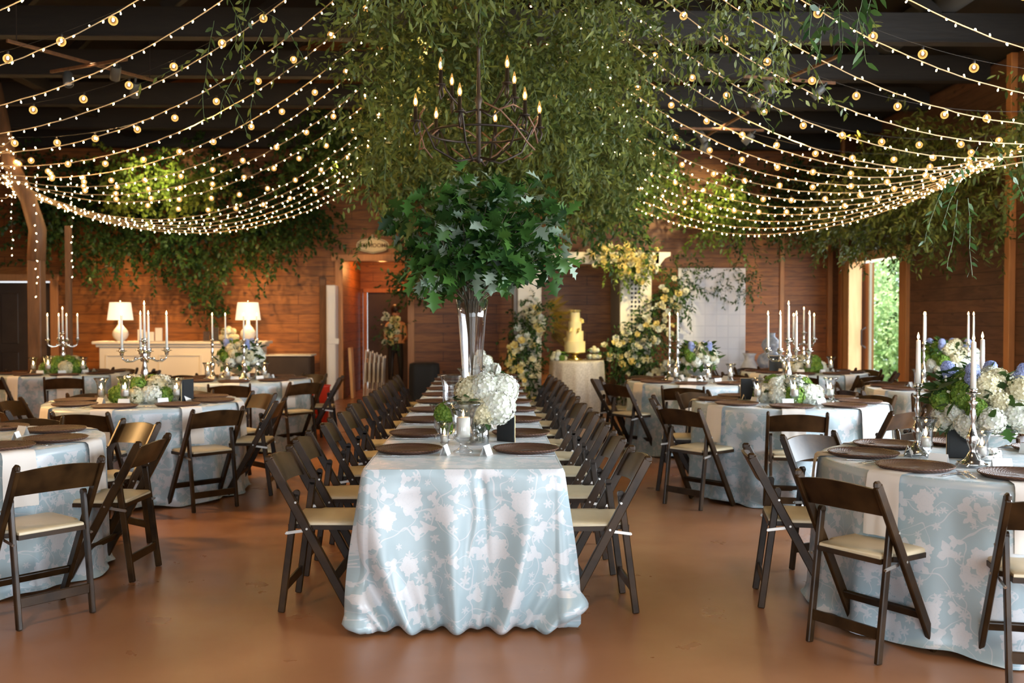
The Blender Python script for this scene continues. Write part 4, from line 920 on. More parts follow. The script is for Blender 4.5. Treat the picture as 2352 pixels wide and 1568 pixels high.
# silver bowls with mixed flowers and candlesticks
def bowl_set(k, label, seed, rr, zb, sticks):
    x, y = T(k); nm = TB[k][3]
    m = MB(); m.lathe([(.075, 0), (.078, .012), (.070, .05), (.055, .052), (.050, .06), (.11, .085), (.145, .125), (.15, .15), (.142, .148), (.10, .09), (0, .08)], 26, cap=False)
    thing('silver_bowl', f'footed silver flower bowl on the {nm}', 'bowl', (x, y, .7615), 0, 'silver flower bowls', m.mesh('bowl', M_silver))
    o = thing('flower_arrangement', label, 'flower arrangement', (x, y, .76 + zb)); rs = random.Random(seed); nr = np.random.RandomState(seed)
    N_ = 34
    for i in range(N_):
        zc = 1 - 1.45*(i + .5)/N_; a = i*2.39996; q = math.sqrt(max(0, 1 - zc*zc)); c = 'w' if zc < .12 else ('wgcwgwgc'[i % 8]); r2 = rr*rs.uniform(.74, .95)
        s_ = rs.uniform(.75, 1.1)*rr/.25*.86
        h = ob('flower_head', HY[c][i % 2], o, (r2*q*math.cos(a), r2*q*math.sin(a), max(-.01, r2*.78*zc + rr*.25)), (rs.uniform(-.6, .6), rs.uniform(-.6, .6), rs.uniform(0, 6)), s_); h['label'] = FN[c]
    for i in range(4):   # blue delphinium spikes
        a = 1.0 + i*1.45; 
        for j in range(3): h = ob('flower_head', HY['b'][j % 2], o, (rr*.62*math.cos(a)*(1+j*.10), rr*.62*math.sin(a)*(1+j*.1), rr*(.72 + .17*j)), (j, a, 0), .62 - .1*j); h['label'] = FN['b']
    m = MB()   # berries
    for i in range(50):
        a = rs.uniform(0, 6.3); q = rs.uniform(.6, 1.0); m.sphere((rr*q*math.cos(a), rr*q*math.sin(a), rr*(.1 + .95*math.sqrt(max(0, 1-q*q))) + rs.uniform(0, .05)), .007, 6, 4)
    ob('berries', m.mesh('berries', M_hwhite), o)
    n = 120; a = nr.uniform(0, 6.28, n); q = nr.uniform(.3, 1.02, n)*rr; P = np.stack([q*np.cos(a), q*np.sin(a), np.sqrt(np.maximum(0, 1 - (q/rr/1.03)**2))*rr*.95 + nr.uniform(-.02, .05, n)], 1); D = np.stack([np.cos(a), np.sin(a), nr.uniform(-.9, 1.0, n)], 1)
    ob('leaves', leaf_mesh('leaves', P, D, nr.uniform(.06, .12, n), nr.uniform(.025, .05, n), nr.uniform(-.9, .9, n), LANCE, M_leafd), o)
    n = 22; a = nr.uniform(0, 6.28, n); P = np.stack([rr*.85*np.cos(a), rr*.85*np.sin(a), nr.uniform(-.03, .02, n)], 1); D = np.stack([np.cos(a), np.sin(a), -nr.uniform(.6, 1.4, n)], 1)
    ob('leaves', leaf_mesh('low_leaves', P, D, nr.uniform(.07, .10, n), nr.uniform(.06, .09, n), nr.uniform(-.6, .6, n), SH, M_oak), o)
    for i, (dx, dy, kit, ph) in enumerate(sticks):
        place(kit, 'candlestick', f'silver candlestick {ph} on the {nm}', 'candlestick', (x + dx, y + dy, .7615), i, 'silver candlesticks')
bowl_set('R1', 'large white, green and blue flower arrangement on the front door-side table', 31, .245, .19,
         [(-.19, -.25, KIT_stick, 'in front of the flowers'), (-.29, .12, KIT_stick, 'behind the near charger plates'), (.13, .30, KIT_stick, 'behind the flowers')])
bowl_set('R5', 'white and blue flower arrangement on the rear table by the weathered wall', 32, .25, .20,
         [(-.30, -.10, KIT_tall, 'at the aisle end'), (-.19, .12, KIT_tall, 'behind the aisle end'), (.08, -.22, KIT_tall, 'at the near middle'), (.28, .08, KIT_tall, 'at the wall end')])
bowl_set('R3', 'white and blue flower arrangement on the table before the white screen', 33, .20, .20,
         [(-.33, -.02, KIT_tall, 'at the aisle end'), (-.26, -.12, KIT_tall, 'beside the first aisle one')])
bowl_set('L3', 'white and purple flower arrangement on the third mantel-side table', 34, .24, .18,
         [(-.29, -.10, KIT_tall, 'at the wall end'), (-.20, .12, KIT_tall, 'behind the wall end'), (.10, -.25, KIT_tall, 'at the near middle'), (.20, -.05, KIT_tall, 'at the aisle end')])
votives('R1', [(240, .30, 1.15), (290, .30, 1.15)]); votives('R5', [(200, .40, 1.3), (285, .38, 1.3)]); votives('R3', [(215, .36, 1.3), (275, .36, 1.3), (330, .36, 1.3)]); votives('L3', [(215, .38, 1.3), (262, .38, 1.3), (330, .36, 1.3)])
x, y = T('R1'); place(KIT_num, 'table_sign', 'black chalkboard sign between the candlesticks on the front door-side table', 'table sign', (x - .10, y + .02, .7615), math.radians(-20), None, 1.25)
place(KIT_votive, 'glass_votive', 'flared glass votive with a lit candle before the candlestick on the front door-side table', 'votive holder', (x - .31, y - .02, .7615), 0, None, 1.35)

# ------------------------------------------------------------------ back of the room
# mantel with lamps
m = MB(); m.box((-5.25, 17.5, .5), (2.75, .5, 1.0), bev=.01); m.box((-5.25, 17.48, 1.035), (2.95, .62, .05), bev=.01); m.box((-5.25, 17.49, .985), (2.85, .56, .05), bev=.015)
o = thing('mantel_counter', 'long cream panelled mantel against the plank wall with two lamps on it', 'mantel', (0, 0, 0)); ob('body', m.mesh('mantel', M_creamw, False), o)
for k in range(3):
    m = MB(); X0 = -6.15 + k*.9
    for dx, dz, w_, h_ in ((0, .30, .70, .03), (0, -.30, .70, .03), (-.35, 0, .03, .62), (.35, 0, .03, .62)): m.box((X0 + dx, 17.24, .52 + dz), (w_, .025, h_), bev=.006)
    ob('panel_moulding', m.mesh('moulding', M_creamw, False), o)
def table_lamp(x, label):
    o = thing('table_lamp', label, 'lamp', (x, 17.45, 1.06))
    m = MB(); m.lathe([(.06, 0), (.065, .01), (.11, .05), (.135, .11), (.125, .17), (.07, .24), (.035, .29), (.03, .36), (0, .36)], 20); ob('lamp_base', m.mesh('base', M_ceram), o)
    m = MB(); m.lathe([(.215, .365), (.175, .67)], 28, cap=False); ob('lamp_shade', m.mesh('shade', M_shade), o)
    m = MB(); m.tube([(0, 0, .36), (0, 0, .69)], .006, 6); m.sphere((0, 0, .70), .014, 6, 5); ob('finial_rod', m.mesh('rod', M_silver), o)
    point('lamp_bulb_light', (x, 17.45, 1.60), 26, (1, .62, .28), .05)
table_lamp(-6.33, 'white gourd lamp with a drum shade at the dark-door end of the mantel'); table_lamp(-4.13, 'white gourd lamp with a drum shade at the restroom end of the mantel')
for i, (x, h, w_) in enumerate(((-6.02, .20, .13), (-5.88, .16, .14), (-5.72, .23, .12))):
    thing('photo_frame', f'small white standing frame on the mantel, {ORD[i]} from the dark-door lamp', 'frame', me=boxme('photo_frame', (x, 17.4, 1.06), (x + w_, 17.43, 1.06 + h), M_whitep, .004))
for i, (x, h, w_) in enumerate(((-4.88, .17, .11), (-4.74, .24, .13))):
    thing('photo_frame', f'small silver standing frame on the mantel, {ORD[i]} before the restroom-end lamp', 'frame', me=boxme('photo_frame', (x, 17.35, 1.06), (x + w_, 17.38, 1.06 + h), M_silver, .004))
dome('cream hydrangea bunch between the silver frames and the lamp on the mantel', -4.45, 17.4, 1.07, .15, .22, 'cwc', 41, nleaf=8)
m = MB(); m.box((-3.40, 17.5, .40), (.74, .5, .80), bev=.02); m.box((-3.40, 17.5, .815), (.80, .54, .03), bev=.01, mi=1)
thing('storage_cabinet', 'low dark cabinet with a pale top edge beside the mantel', 'cabinet', me=m.mesh('cabinet', [M_darkdoor, M_creamw], False))
m = MB(); m.lathe([(0, 0), (.17, 0), (.20, .52), (.215, .54), (.19, .54), (.17, .04), (0, .04)], 20, cap=False)
thing('red_bucket', 'red plastic bucket on the floor behind the third mantel-side table', 'bucket', (-2.33, 13.7, 0), me=m.mesh('bucket', M_red))
# white door leaf, folded chairs, board, covered cart
m = MB(); m.box((-2.72, 17.78, 1.02), (.16, .35, 2.04), bev=.01); m.box((-2.68, 17.60, 1.05), (.20, .03, .10), bev=.006); m.box((-2.76, 17.595, 1.5), (.02, .02, .9)); m.box((-2.76, 17.595, .5), (.02, .02, .8))
thing('white_door_leaf', 'narrow white door leaf standing open edge-on beside the restroom opening', 'door', me=m.mesh('leaf', M_whitep, False))
for i in range(5):
    x = -2.22 + .075*i; o = thing('folded_chair', f'folded cream chair leaning in the restroom passage, {ORD[i]} of the stack from the passage wall', 'chair', (x, 18.35 + .03*i, 0), group='folded chairs in the passage')
    for y in (-.19, .19):
        m = MB(); m.bar((0, y, 0), (.05, y, .88 - .03*i), .022, .035, (0, 1, 0)); ob('leg', m.mesh('leg', M_creamw, False), o)
    m = MB(); m.box((.045, 0, .78 - .03*i), (.018, .36, .12)); ob('backrest', m.mesh('back', M_creamw, False), o)
    m = MB(); m.box((.03, 0, .46), (.03, .36, .36)); ob('seat', m.mesh('seat', M_creamw, False), o)
m = MB(); m.bar((-2.42, 18.3, 0), (-2.47, 18.3, .92), .05, .32, (0, 1, 0)); thing('leaning_board', 'tan board leaning on the passage wall behind the folded chairs', 'board', me=m.mesh('board', M_jamb, False))
m = MB(); rows = []
for z, k in ((.02, 1.06), (.3, 1.02), (.62, 1.0), (.70, .96), (.72, .7), (.721, .02)):
    rows.append([(-1.02 + k*.25*math.copysign(abs(math.cos(a))**.5, math.cos(a))*(1 + .02*math.sin(9*a)), 16.6 + k*.25*math.copysign(abs(math.sin(a))**.5, math.sin(a))*(1 + .02*math.sin(9*a)), z) for a in [2*PI*i/64 for i in range(64)]])
m.grid(rows, closed=True); thing('covered_cart', 'waist-high cart draped in black cloth beside the restroom opening', 'cart', me=m.mesh('cart', M_black))
# restroom sign
o = thing('restroom_sign', 'oval off-white wooden restrooms sign hanging above the passage opening', 'sign', (-2.02, 17.94, 2.76))
m = MB(); out = []
for i in range(72):
    a = 2*PI*i/72; x = .29*math.copysign(abs(math.cos(a))**.8, math.cos(a)); z = .125*math.copysign(abs(math.sin(a))**.9, math.sin(a)) + (.035*max(0, 1 - abs(x)/.09) if math.sin(a) > 0 else -.02*max(0, 1 - abs(x)/.1)); out.append((x, z))
k = len(out); m.add([(x, 0, z) for x, z in out] + [(x, .025, z) for x, z in out], [tuple(range(k)), tuple(range(2*k-1, k-1, -1))] + [(i, k+i, k+(i+1) % k, (i+1) % k) for i in range(k)])
m.sphere((0, .01, .17), .03, 8, 6)
m.tube([(x*.9, -.003, z*.88) for x, z in out] + [(out[0][0]*.9, -.003, out[0][1]*.88)], .004, 5, mi=1)
ob('board', m.mesh('board', [plain('aged_cream', (.50, .44, .30), .7), plain('sign_brown', (.10, .05, .03), .7)], False), o)
tc = bpy.data.curves.new('letters', 'FONT'); tc.body = 'RESTROOMS'; tc.size = .098; tc.extrude = .004; tc.align_x = 'CENTER'; tc.align_y = 'CENTER'; tc.offset = .0015
tc.materials.append(bpy.data.materials['sign_brown']); t = bpy.data.objects.new('letters', tc); COL.objects.link(t); bpy.context.view_layer.update(); lm = bpy.data.meshes.new_from_object(t.evaluated_get(bpy.context.evaluated_depsgraph_get())); bpy.data.objects.remove(t); ob('lettering', lm, o, (0, -.004, -.002), (PI/2, 0, 0))

# person in the passage, one body mesh grown by skin
def person():
    o = thing('person', 'person with dark hair in a beige top and black trousers standing in the restroom passage', 'person', (-1.70, 18.9, 0), .3)
    V = [(0, 0, .92), (0, .01, 1.12), (0, .0, 1.32), (0, -.01, 1.42), (0, -.03, 1.52), (0, -.05, 1.60), (-.09, 0, .88), (-.10, -.01, .48), (-.10, .02, .07), (-.10, -.11, .03), (.09, 0, .88), (.10, -.01, .48), (.10, .02, .07), (.10, -.11, .03),
         (-.17, 0, 1.34), (-.20, -.02, 1.08), (-.16, -.22, .98), (-.14, -.30, .97), (.17, 0, 1.34), (.20, -.02, 1.08), (.10, -.22, 1.02), (.06, -.30, 1.01)]
    E = [(0, 1), (1, 2), (2, 3), (3, 4), (4, 5), (0, 6), (6, 7), (7, 8), (8, 9), (0, 10), (10, 11), (11, 12), (12, 13), (2, 14), (14, 15), (15, 16), (16, 17), (2, 18), (18, 19), (19, 20), (20, 21)]
    RR = [.13, .12, .13, .05, .08, .085, .09, .06, .045, .035, .09, .06, .045, .035, .055, .042, .032, .03, .055, .042, .032, .03]
    for q, (sx, base) in enumerate(((-1, 17), (1, 21))):
        b = V[base]
        for f in range(5):
            V.append((b[0] + (f-2)*.017 + (.02*sx if f == 4 else 0), b[1] - (.075 if f < 4 else .04) + abs(f-1.5)*.008, b[2] - .015)); E.append((base, len(V)-1)); RR.append(.009)
    me = bpy.data.meshes.new('body'); me.from_pydata(V, E, []); b = ob('body', me, o)
    sk = b.modifiers.new('skin', 'SKIN'); 
    for i, r_ in enumerate(RR): me.skin_vertices[0].data[i].radius = (r_, r_*.85) if me.skin_vertices else (r_, r_)
    if me.skin_vertices: me.skin_vertices[0].data[0].use_root = True
    b.modifiers.new('sub', 'SUBSURF').levels = 1; b.modifiers['sub'].render_levels = 1
    mat, t, bs = nt('skin_and_clothes'); tcn = N(t, 'ShaderNodeTexCoord'); se = N(t, 'ShaderNodeSeparateXYZ'); t.links.new(tcn.outputs['Object'], se.inputs[0])
    r = N(t, 'ShaderNodeValToRGB'); r.color_ramp.interpolation = 'CONSTANT'; e = r.color_ramp.elements; e[0].color = (.012, .012, .013, 1); e[0].position = 0; e[1].position = .49; e[1].color = (.50, .30, .16, 1); x = r.color_ramp.elements.new(.73); x.color = (.46, .24, .14, 1)
    dv = N(t, 'ShaderNodeMath', operation='DIVIDE'); dv.inputs[1].default_value = 2.0; t.links.new(se.outputs[2], dv.inputs[0]); t.links.new(dv.outputs[0], r.inputs[0]); t.links.new(r.outputs[0], bs.inputs['Base Color']); bs.inputs['Roughness'].default_value = .8
    me.materials.append(mat)
    m = MB(); m.sphere((0, -.02, 1.625), .10, 14, 10, sc=(.92, 1.02, 1.05)); m.sphere((0, .05, 1.56), .075, 10, 8, sc=(1, .8, 1.4)); ob('hair', m.mesh('hair', plain('dark_hair', (.018, .010, .007), .5)), o)
    m = MB(); m.sphere((-.03, -.137, 1.60), .009, 6, 5); m.sphere((.03, -.137, 1.60), .009, 6, 5); ob('eyes', m.mesh('eyes', plain('eye', (.03, .02, .02), .2)), o)
    m = MB(); m.sphere((0, -.145, 1.575), .012, 6, 5, sc=(.7, 1, 1.4)); m.sphere((0, -.135, 1.54), .016, 6, 5, sc=(1.2, .4, .35)); ob('face_features', m.mesh('features', M_skin), o)
person()
o = thing('flower_arrangement', 'tall spray of cream flowers standing at the edge of the restroom opening', 'flower arrangement', (-1.62, 17.30, 0))
m = MB(); m.lathe([(.09, 0), (.10, .02), (.03, .05), (.025, 1.0), (.08, 1.06), (.07, 1.06), (0, 1.0)], 14, cap=False); ob('stand', m.mesh('stand', M_iron), o)
rr_ = random.Random(3)
for i in range(20):
    q = ob('flower', RO_['yc'[i % 2]], o, (rr_.uniform(-.13, .10), rr_.uniform(-.12, .05), 1.12 + rr_.uniform(-.10, .40)), (rr_.uniform(.6, 1.8), 0, rr_.uniform(-1, 1)), 1.2)
rs = np.random.RandomState(77); fm, sm = sprigs('leaves', rs.normal(0, .08, (24, 3)) + [0, 0, 1.15], rs.normal(0, 1, (24, 3)) + [0, 0, .8], rs.uniform(.2, .45, 24), .06, .03, .03, .1, M_leafd, rs); ob('foliage', fm, o); ob('stems', sm, o)

# floral arch: cream surround with pilasters, lintel and corbels
AY = 16.0
o = thing('wooden_arch', 'cream painted arch surround behind the cake table, climbed by flowers', 'arch')
def part(n, boxes, mat, lab=None, bev=.006):
    m = MB()
    for lo, hi in boxes: m.box([(a+b)/2 for a, b in zip(lo, hi)], [b-a for a, b in zip(lo, hi)], bev=bev)
    q = ob(n, m.mesh(n, mat, False), o)
    if lab: q['label'] = lab
part('pilaster', [((.52, AY, 0), (.90, AY+.10, 2.33)), ((.48, AY-.03, 0), (.94, AY, .25))], M_creamw)
part('pilaster', [((2.17, AY, 0), (2.68, AY+.10, 2.33)), ((2.13, AY-.03, 0), (2.72, AY, .25))], M_creamw)
part('side_panel', [((.46, AY+.10, 0), (.56, AY+1.5, 2.33))], plain('grey_paint', (.34, .34, .35), .5), 'grey side panel')
part('side_panel', [((2.62, AY+.10, 0), (2.68, AY+1.5, 2.33)), ((2.17, AY+.10, 0), (2.22, AY+1.2, 2.33))], bpy.data.materials['grey_paint'], 'grey side panel')
part('lintel', [((.40, AY-.02, 2.33), (2.80, AY+.12, 2.52)), ((.46, AY+.12, 2.40), (2.74, AY+1.5, 2.52))], M_creamw)
for X0, s_ in ((.46, -1), (2.74, 1)):
    m = MB()
    pr = [(0, 2.52), (.24, 2.52), (.24, 2.46), (.15, 2.42), (.08, 2.33), (.05, 2.22), (0, 2.16)]; k = len(pr)
    pts = [(X0 + s_*x, AY-.02, z) for x, z in pr] + [(X0 + s_*x, AY+.10, z) for x, z in pr]
    m.add(pts, [tuple(range(k)), tuple(range(2*k-1, k-1, -1))] + [(i, (i+1) % k, k+(i+1) % k, k+i) for i in range(k)])
    ob('corbel', m.mesh('corbel', M_creamw, False), o)
m = MB()   # lattice strip: black blocks stand for the shade inside its openings
for i in range(14):
    for j in range(3): m.box((2.36 + j*.06, AY-.012, 1.3 + i*.07), (.028, .01, .034))
ob('lattice_shade', m.mesh('lattice', M_black, False), o)
def floral(label, path, n_sp, n_fl, spread, kinds, seed, flen=(.25, .5), mat=None, fs=1.15, ffront=.85):
    rs = np.random.RandomState(seed); rr = random.Random(seed); path = np.array(path, float); c = path.mean(0); c[2] = 0 if path[0][2] < .6 else path.mean(0)[2]
    o = thing('floral_garland', label, 'flowers', tuple(c)); t = rs.uniform(0, len(path)-1.001, n_sp); i = t.astype(int); f = (t - i)[:, None]; P = path[i]*(1-f) + path[i+1]*f + rs.normal(0, spread*.6, (n_sp, 3)) - c
    d = rs.normal(0, 1, (n_sp, 3)); d[:, 1] -= .3; fm, sm = sprigs('leaves', P, d, rs.uniform(flen[0], flen[1], n_sp), .075, .032, .03, .14, mat or M_leafd, rs); ob('foliage', fm, o); ob('stems', sm, o)
    for q in range(n_fl):
        t = rr.uniform(0, len(path)-1.001); i = int(t); f = t - i; p = path[i]*(1-f) + path[i+1]*f - c; a = rr.uniform(0, 6.28); s_ = spread*rr.uniform(.4, 1.25)
        kk = kinds[int(len(kinds)*rr.random())]
        ob('flower', RO_[kk], o, (p[0] + s_*math.cos(a), p[1] - ffront*spread*rr.uniform(.5, 1.2) - .05, p[2] + s_*math.sin(a)), (1.2 + rr.uniform(-.5, .4), rr.uniform(-.6, .6), 0), fs*rr.uniform(.7, 1.2))
    return o
floral('yellow and cream roses with greenery climbing the restroom-side pillar of the arch', [(.62, AY-.1, .05), (.50, AY-.12, .7), (.70, AY-.1, 1.25), (.80, AY-.1, 1.65)], 190, 90, .18, 'yyccw', 51)
floral('yellow roses and ferns spilling over the top corner of the arch', [(1.75, AY-.12, 2.45), (2.15, AY-.15, 2.42), (2.35, AY-.12, 2.15), (2.55, AY-.1, 2.5)], 95, 62, .17, 'yycy', 52, (.25, .45), M_leafy)
floral('yellow to white roses with greenery climbing the screen-side pillar of the arch', [(2.98, AY-.12, 2.05), (2.85, AY-.15, 1.65), (2.6, AY-.2, 1.2), (2.1, AY-.25, .95), (2.4, AY-.3, .65), (2.5, AY-.3, .1)], 300, 98, .22, 'yyccww', 53)
floral('mound of white hydrangeas and roses on the floor at the screen side of the arch', [(2.55, AY-.5, .35), (2.95, AY-.5, .62), (3.1, AY-.45, .3)], 150, 90, .21, 'wwwc', 54, fs=1.35)
# palm fronds fanning behind the pillar
m = MB(); rs = random.Random(9)
for k in range(11):
    a = -.5 + k*.17; L = rs.uniform(.35, .6); bx, bz = .95, 1.25 + .03*k; dx, dz = math.cos(a)*L, math.sin(a)*L*.9
    for j in range(14):
        t = .25 + .75*j/13; px, pz = bx + dx*t, bz + dz*t - .12*t*t
        for s_ in (-1, 1):
            l2 = .16*(1.1 - t); m.add([(px, AY+.05, pz), (px + dx*.08 - s_*dz*l2/L*.9 + dx*.18, AY+.02 + .03*s_, pz + dz*.08 + s_*dx*l2/L + dz*.1), (px + dx*.06, AY+.05, pz + dz*.06)], [(0, 1, 2)])
    m.tube([(bx, AY+.05, bz), (bx + dx*.5, AY+.05, bz + dz*.5 - .03), (bx + dx, AY+.05, bz + dz - .12)], .004, 4)
thing('palm_fronds', 'golden palm fronds fanning out from the arch pillar above the cake', 'palm leaves', me=m.mesh('fronds', leafmat('gold_frond', (.16, .10, .015), (.26, .16, .02)), False))
# cake table
CX, CY = 1.43, 15.55
round_cloth('champagne sequinned cloth on the small round cake table', CX, CY, .42, 9, M_sequin, .80, .55, 'cake_table_cloth', 13)
m = MB(); m.lathe([(.12, 0), (.13, .02), (.05, .05), (.05, .09), (.16, .11), (.17, .125), (0, .125)], 20, cap=False); thing('cake_stand', 'gold cake stand on the sequinned table', 'cake stand', (CX-.03, CY, .801), me=m.mesh('stand', plain('gold', (.75, .52, .16), .25, 1)))
o = thing('wedding_cake', 'tall tiered pale yellow cake with rose topper', 'cake', (CX-.03, CY, .927))
z = 0
for i, (r_, h) in enumerate(((.165, .17), (.135, .16), (.105, .15), (.08, .14))):
    m = MB(); pr = [(0, z)]
    for k in range(9): pr += [(r_ - .003*(k % 2), z + h*k/8)]
    pr += [(0, z + h)]; m.lathe(pr, 28, cap=False); q = ob('tier', m.mesh('tier', M_cake, True, 30), o); z += h
for i in range(12):
    a = i*2.4; top = i < 6; q = ob('sugar_flower', RO_['y'], o, ((.05 if top else [.15, .125, .10][i % 3])*math.cos(a), (.05 if top else [.15, .125, .10][i % 3])*math.sin(a) - (.0 if top else .02), (z + .005) if top else [.18, .33, .48][i % 3]), (0 if top else 1.2, 0, a), 1.0)
dome('small cream flower bunch beside the cake', CX-.30, CY-.10, .805, .12, .13, 'cwg', 61, nleaf=16)
dome('small cream and white flower bunch on the screen side of the cake', CX+.27, CY-.02, .805, .10, .20, 'cw', 62, nleaf=12)
# white screen
m, t, b = nt('whitewashed_panel'); tcn = N(t, 'ShaderNodeTexCoord'); br = N(t, 'ShaderNodeTexBrick'); mp = N(t, 'ShaderNodeMapping'); mp.inputs['Rotation'].default_value = (PI/2, 0, 0)
t.links.new(tcn.outputs['Object'], mp.inputs[0]); t.links.new(mp.outputs[0], br.inputs[0]); br.offset = 0; br.inputs['Scale'].default_value = 1; br.inputs['Row Height'].default_value = .19; br.inputs['Brick Width'].default_value = .19
br.inputs['Mortar Size'].default_value = .014; br.inputs['Mortar Smooth'].default_value = 1; br.inputs['Color1'].default_value = (.70, .70, .76, 1); br.inputs['Color2'].default_value = (.64, .65, .72, 1); br.inputs['Mortar'].default_value = (.57, .58, .65, 1)
t.links.new(br.outputs[0], b.inputs['Base Color']); b.inputs['Roughness'].default_value = .5
m_ = MB(); m_.box((3.72, 16.3, 1.14), (1.11, .05, 2.28), bev=.004); o = thing('white_screen', 'tall whitewashed panelled screen standing beside the arch', 'screen', me=m_.mesh('screen', m, False))
# console with blue and white vases
m_ = MB(); m_.box((4.55, 15.5, .54), (1.3, .42, .05), bev=.006)
o = thing('console_table', 'low dark console under the blue and white vases', 'console'); ob('tabletop', m_.mesh('top', M_darkdoor, False), o)
for dx in (-.58, .58):
    for dy in (-.16, .16): m_ = MB(); m_.bar((4.55+dx, 15.5+dy, 0), (4.55+dx, 15.5+dy, .515), .05, .05, (0, 1, 0)); ob('leg', m_.mesh('leg', M_darkdoor, False), o)
m_ = MB(); m_.lathe([(.13, .0), (.14, .03), (.12, .05), (.19, .12), (.225, .21), (.19, .31), (.10, .36), (.13, .41), (.155, .47), (.13, .54), (.06, .60), (.055, .64), (.062, .66), (0, .655)], 24, cap=False)
thing('gourd_vase', 'large double-gourd blue and white vase on the dark console', 'vase', (4.47, 15.45, .566), me=m_.mesh('gourd', M_vaseblue))
m_ = MB(); m_.lathe([(.09, 0), (.13, .06), (.14, .13), (.10, .20), (.075, .24), (.08, .30), (.11, .345), (.095, .34), (0, .30)], 20, cap=False)
thing('ginger_vase', 'shorter white vase beside the double-gourd vase', 'vase', (4.12, 15.42, .566), me=m_.mesh('vase2', noisy('white_blue_glaze', (.50, .52, .60), (.80, .80, .82), 9, .15)))

# ------------------------------------------------------------------ chandelier
def chandelier(cx, cy, cz):
    o = thing('chandelier', 'dark iron candle chandelier hanging in the greenery above the tall vase', 'chandelier', (cx, cy, cz))
    m = MB(); m.lathe([(0, -.10), (.03, -.08), (.016, -.04), (.018, .30), (.03, .33), (.014, .36), (.012, .66), (.02, .68), (0, .70)], 12, cap=False); ob('stem', m.mesh('stem', M_iron), o)
    m = MB(); top = 4.43 - cz; z = .70; k = 0
    while z < top: m.tube([(.012*math.cos(t) if k % 2 else 0, 0 if k % 2 else .012*math.cos(t), z + .022 + .024*math.sin(t)) for t in [PI*2*i/8 for i in range(9)]], .003, 5); z += .038; k += 1
    ob('chain', m.mesh('chain', M_iron), o)
    ME_cd = MB(); ME_cd.lathe([(0, 0), (.034, .002), (.036, .008), (.014, .008), (.013, .10), (0, .10)], 12, cap=False); ME_cd = ME_cd.mesh('cup', M_iron)
    ME_fb = MB(); ME_fb.lathe([(.006, 0), (.014, .02), (.015, .035), (.008, .06), (.002, .085), (0, .088)], 10, cap=False); ME_fb.lathe([(0, .012), (.006, .02), (.007, .035), (0, .055)], 8, cap=False, mi=1); ME_fb = ME_fb.mesh('flame_bulb', [M_globe, M_fil])
    for ring, (n, r_, zr, z0, a0) in enumerate(((6, .43, .16, -.06, .25), (4, .31, .38, .26, .65))):
        for q in range(n):
            a = 2*PI*q/n + a0; c, s_ = math.cos(a), math.sin(a)
            m = MB(); P = [(.02, z0), (r_*.35, z0 - .03), (r_*.7, z0 + .05), (r_*.86, zr - .02), (r_*.93, zr + .02), (r_*.97, zr - .02), (r_*.93, zr - .06), (r_, zr - .09), (r_*1.04, zr - .04), (r_, zr)]
            m.tube([(p*c, p*s_, z) for p, z in P], .0075, 6); ob('arm', m.mesh('arm', M_iron), o)
            cup = ob('candle_cup', ME_cd, o, (r_*c, r_*s_, zr)); ob('bulb', ME_fb, cup, (0, 0, .10))
    m = MB(); m.tube([(.33*math.cos(t), .33*math.sin(t), .10) for t in [2*PI*i/40 for i in range(41)]], .008, 6); ob('hoop', m.mesh('hoop', M_iron), o)
    rr = random.Random(4); m = MB()
    for i in range(9):
        a = rr.uniform(0, 6.28); m.tube([(.40*math.cos(a+t*1.1), .40*math.sin(a+t*1.1), .10 + .13*math.sin(t*3 + i)) for t in (0, .25, .5, .75, 1)], .006, 5)
    ob('twisted_vine', m.mesh('vine', plain('copper_vine', (.13, .055, .025), .6)), o)
chandelier(-.045, 6.75, 2.60)

# ------------------------------------------------------------------ string lights
m_ = MB(); m_.tube([(0, 0, 0), (0, 0, -.014)], .0030, 5, mi=1); m_.lathe([(0, -.030), (.0042, -.027), (.0048, -.020), (.0032, -.012), (0, -.012)], 6, cap=False); ME_pix = m_.mesh('fairy_bulb', [M_pix, M_cord])
m_ = MB(); m_.sphere((0, 0, -.062), .033, 14, 9); m_.tube([(0, 0, -.006), (0, 0, -.036)], .011, 8, mi=1); m_.sphere((0, 0, -.056), .0085, 6, 5, mi=2, sc=(1, 1, 1.5)); ME_glb = m_.mesh('globe_bulb', [M_globe, M_cordd, M_fil])
ME_pix.materials[0].cycles.emission_sampling = 'NONE'
def strand(name, label, E, Rg, sag, step, me_b, mat, r_, seed, group, amp=.012):
    rr = random.Random(seed); E, Rg = Vector(E), Vector(Rg); L = (Rg - E).length; K = 60
    def P(t): p = E.lerp(Rg, t); p.z -= sag*4*t*(1-t); return p
    pts = [P(i/K) for i in range(K+1)]; c = (E + Rg)/2
    if amp: pts = [p + Vector((0, rr.uniform(-1, 1)*.004, rr.uniform(-1, 1)*.004)) for p in pts]
    o = thing(name, label, 'string lights', tuple(c), group=group); m = MB(); m.tube([p - c for p in pts], r_, 5); ob('cord', m.mesh('cord', mat), o)
    arc = sum((pts[i+1] - pts[i]).length for i in range(K)); n = min(98, int(arc/step))
    cum = [0]
    for i in range(K): cum.append(cum[-1] + (pts[i+1] - pts[i]).length)
    j = 0
    for b in range(n):
        s_ = (b + .3 + rr.uniform(0, .4)*(1 if amp else .3))/n*arc
        while cum[j+1] < s_: j += 1
        f = (s_ - cum[j])/(cum[j+1] - cum[j]); p = pts[j].lerp(pts[j+1], f) - c
        if amp: up = PI if rr.random() < .22 else 0; rot = (up + rr.uniform(-.7, .7), rr.uniform(-.7, .7), rr.uniform(0, 6))
        else: rot = (rr.uniform(-.1, .1), rr.uniform(-.1, .1), 0)
        ob('bulb', me_b, o, p, rot)
n_f = 17
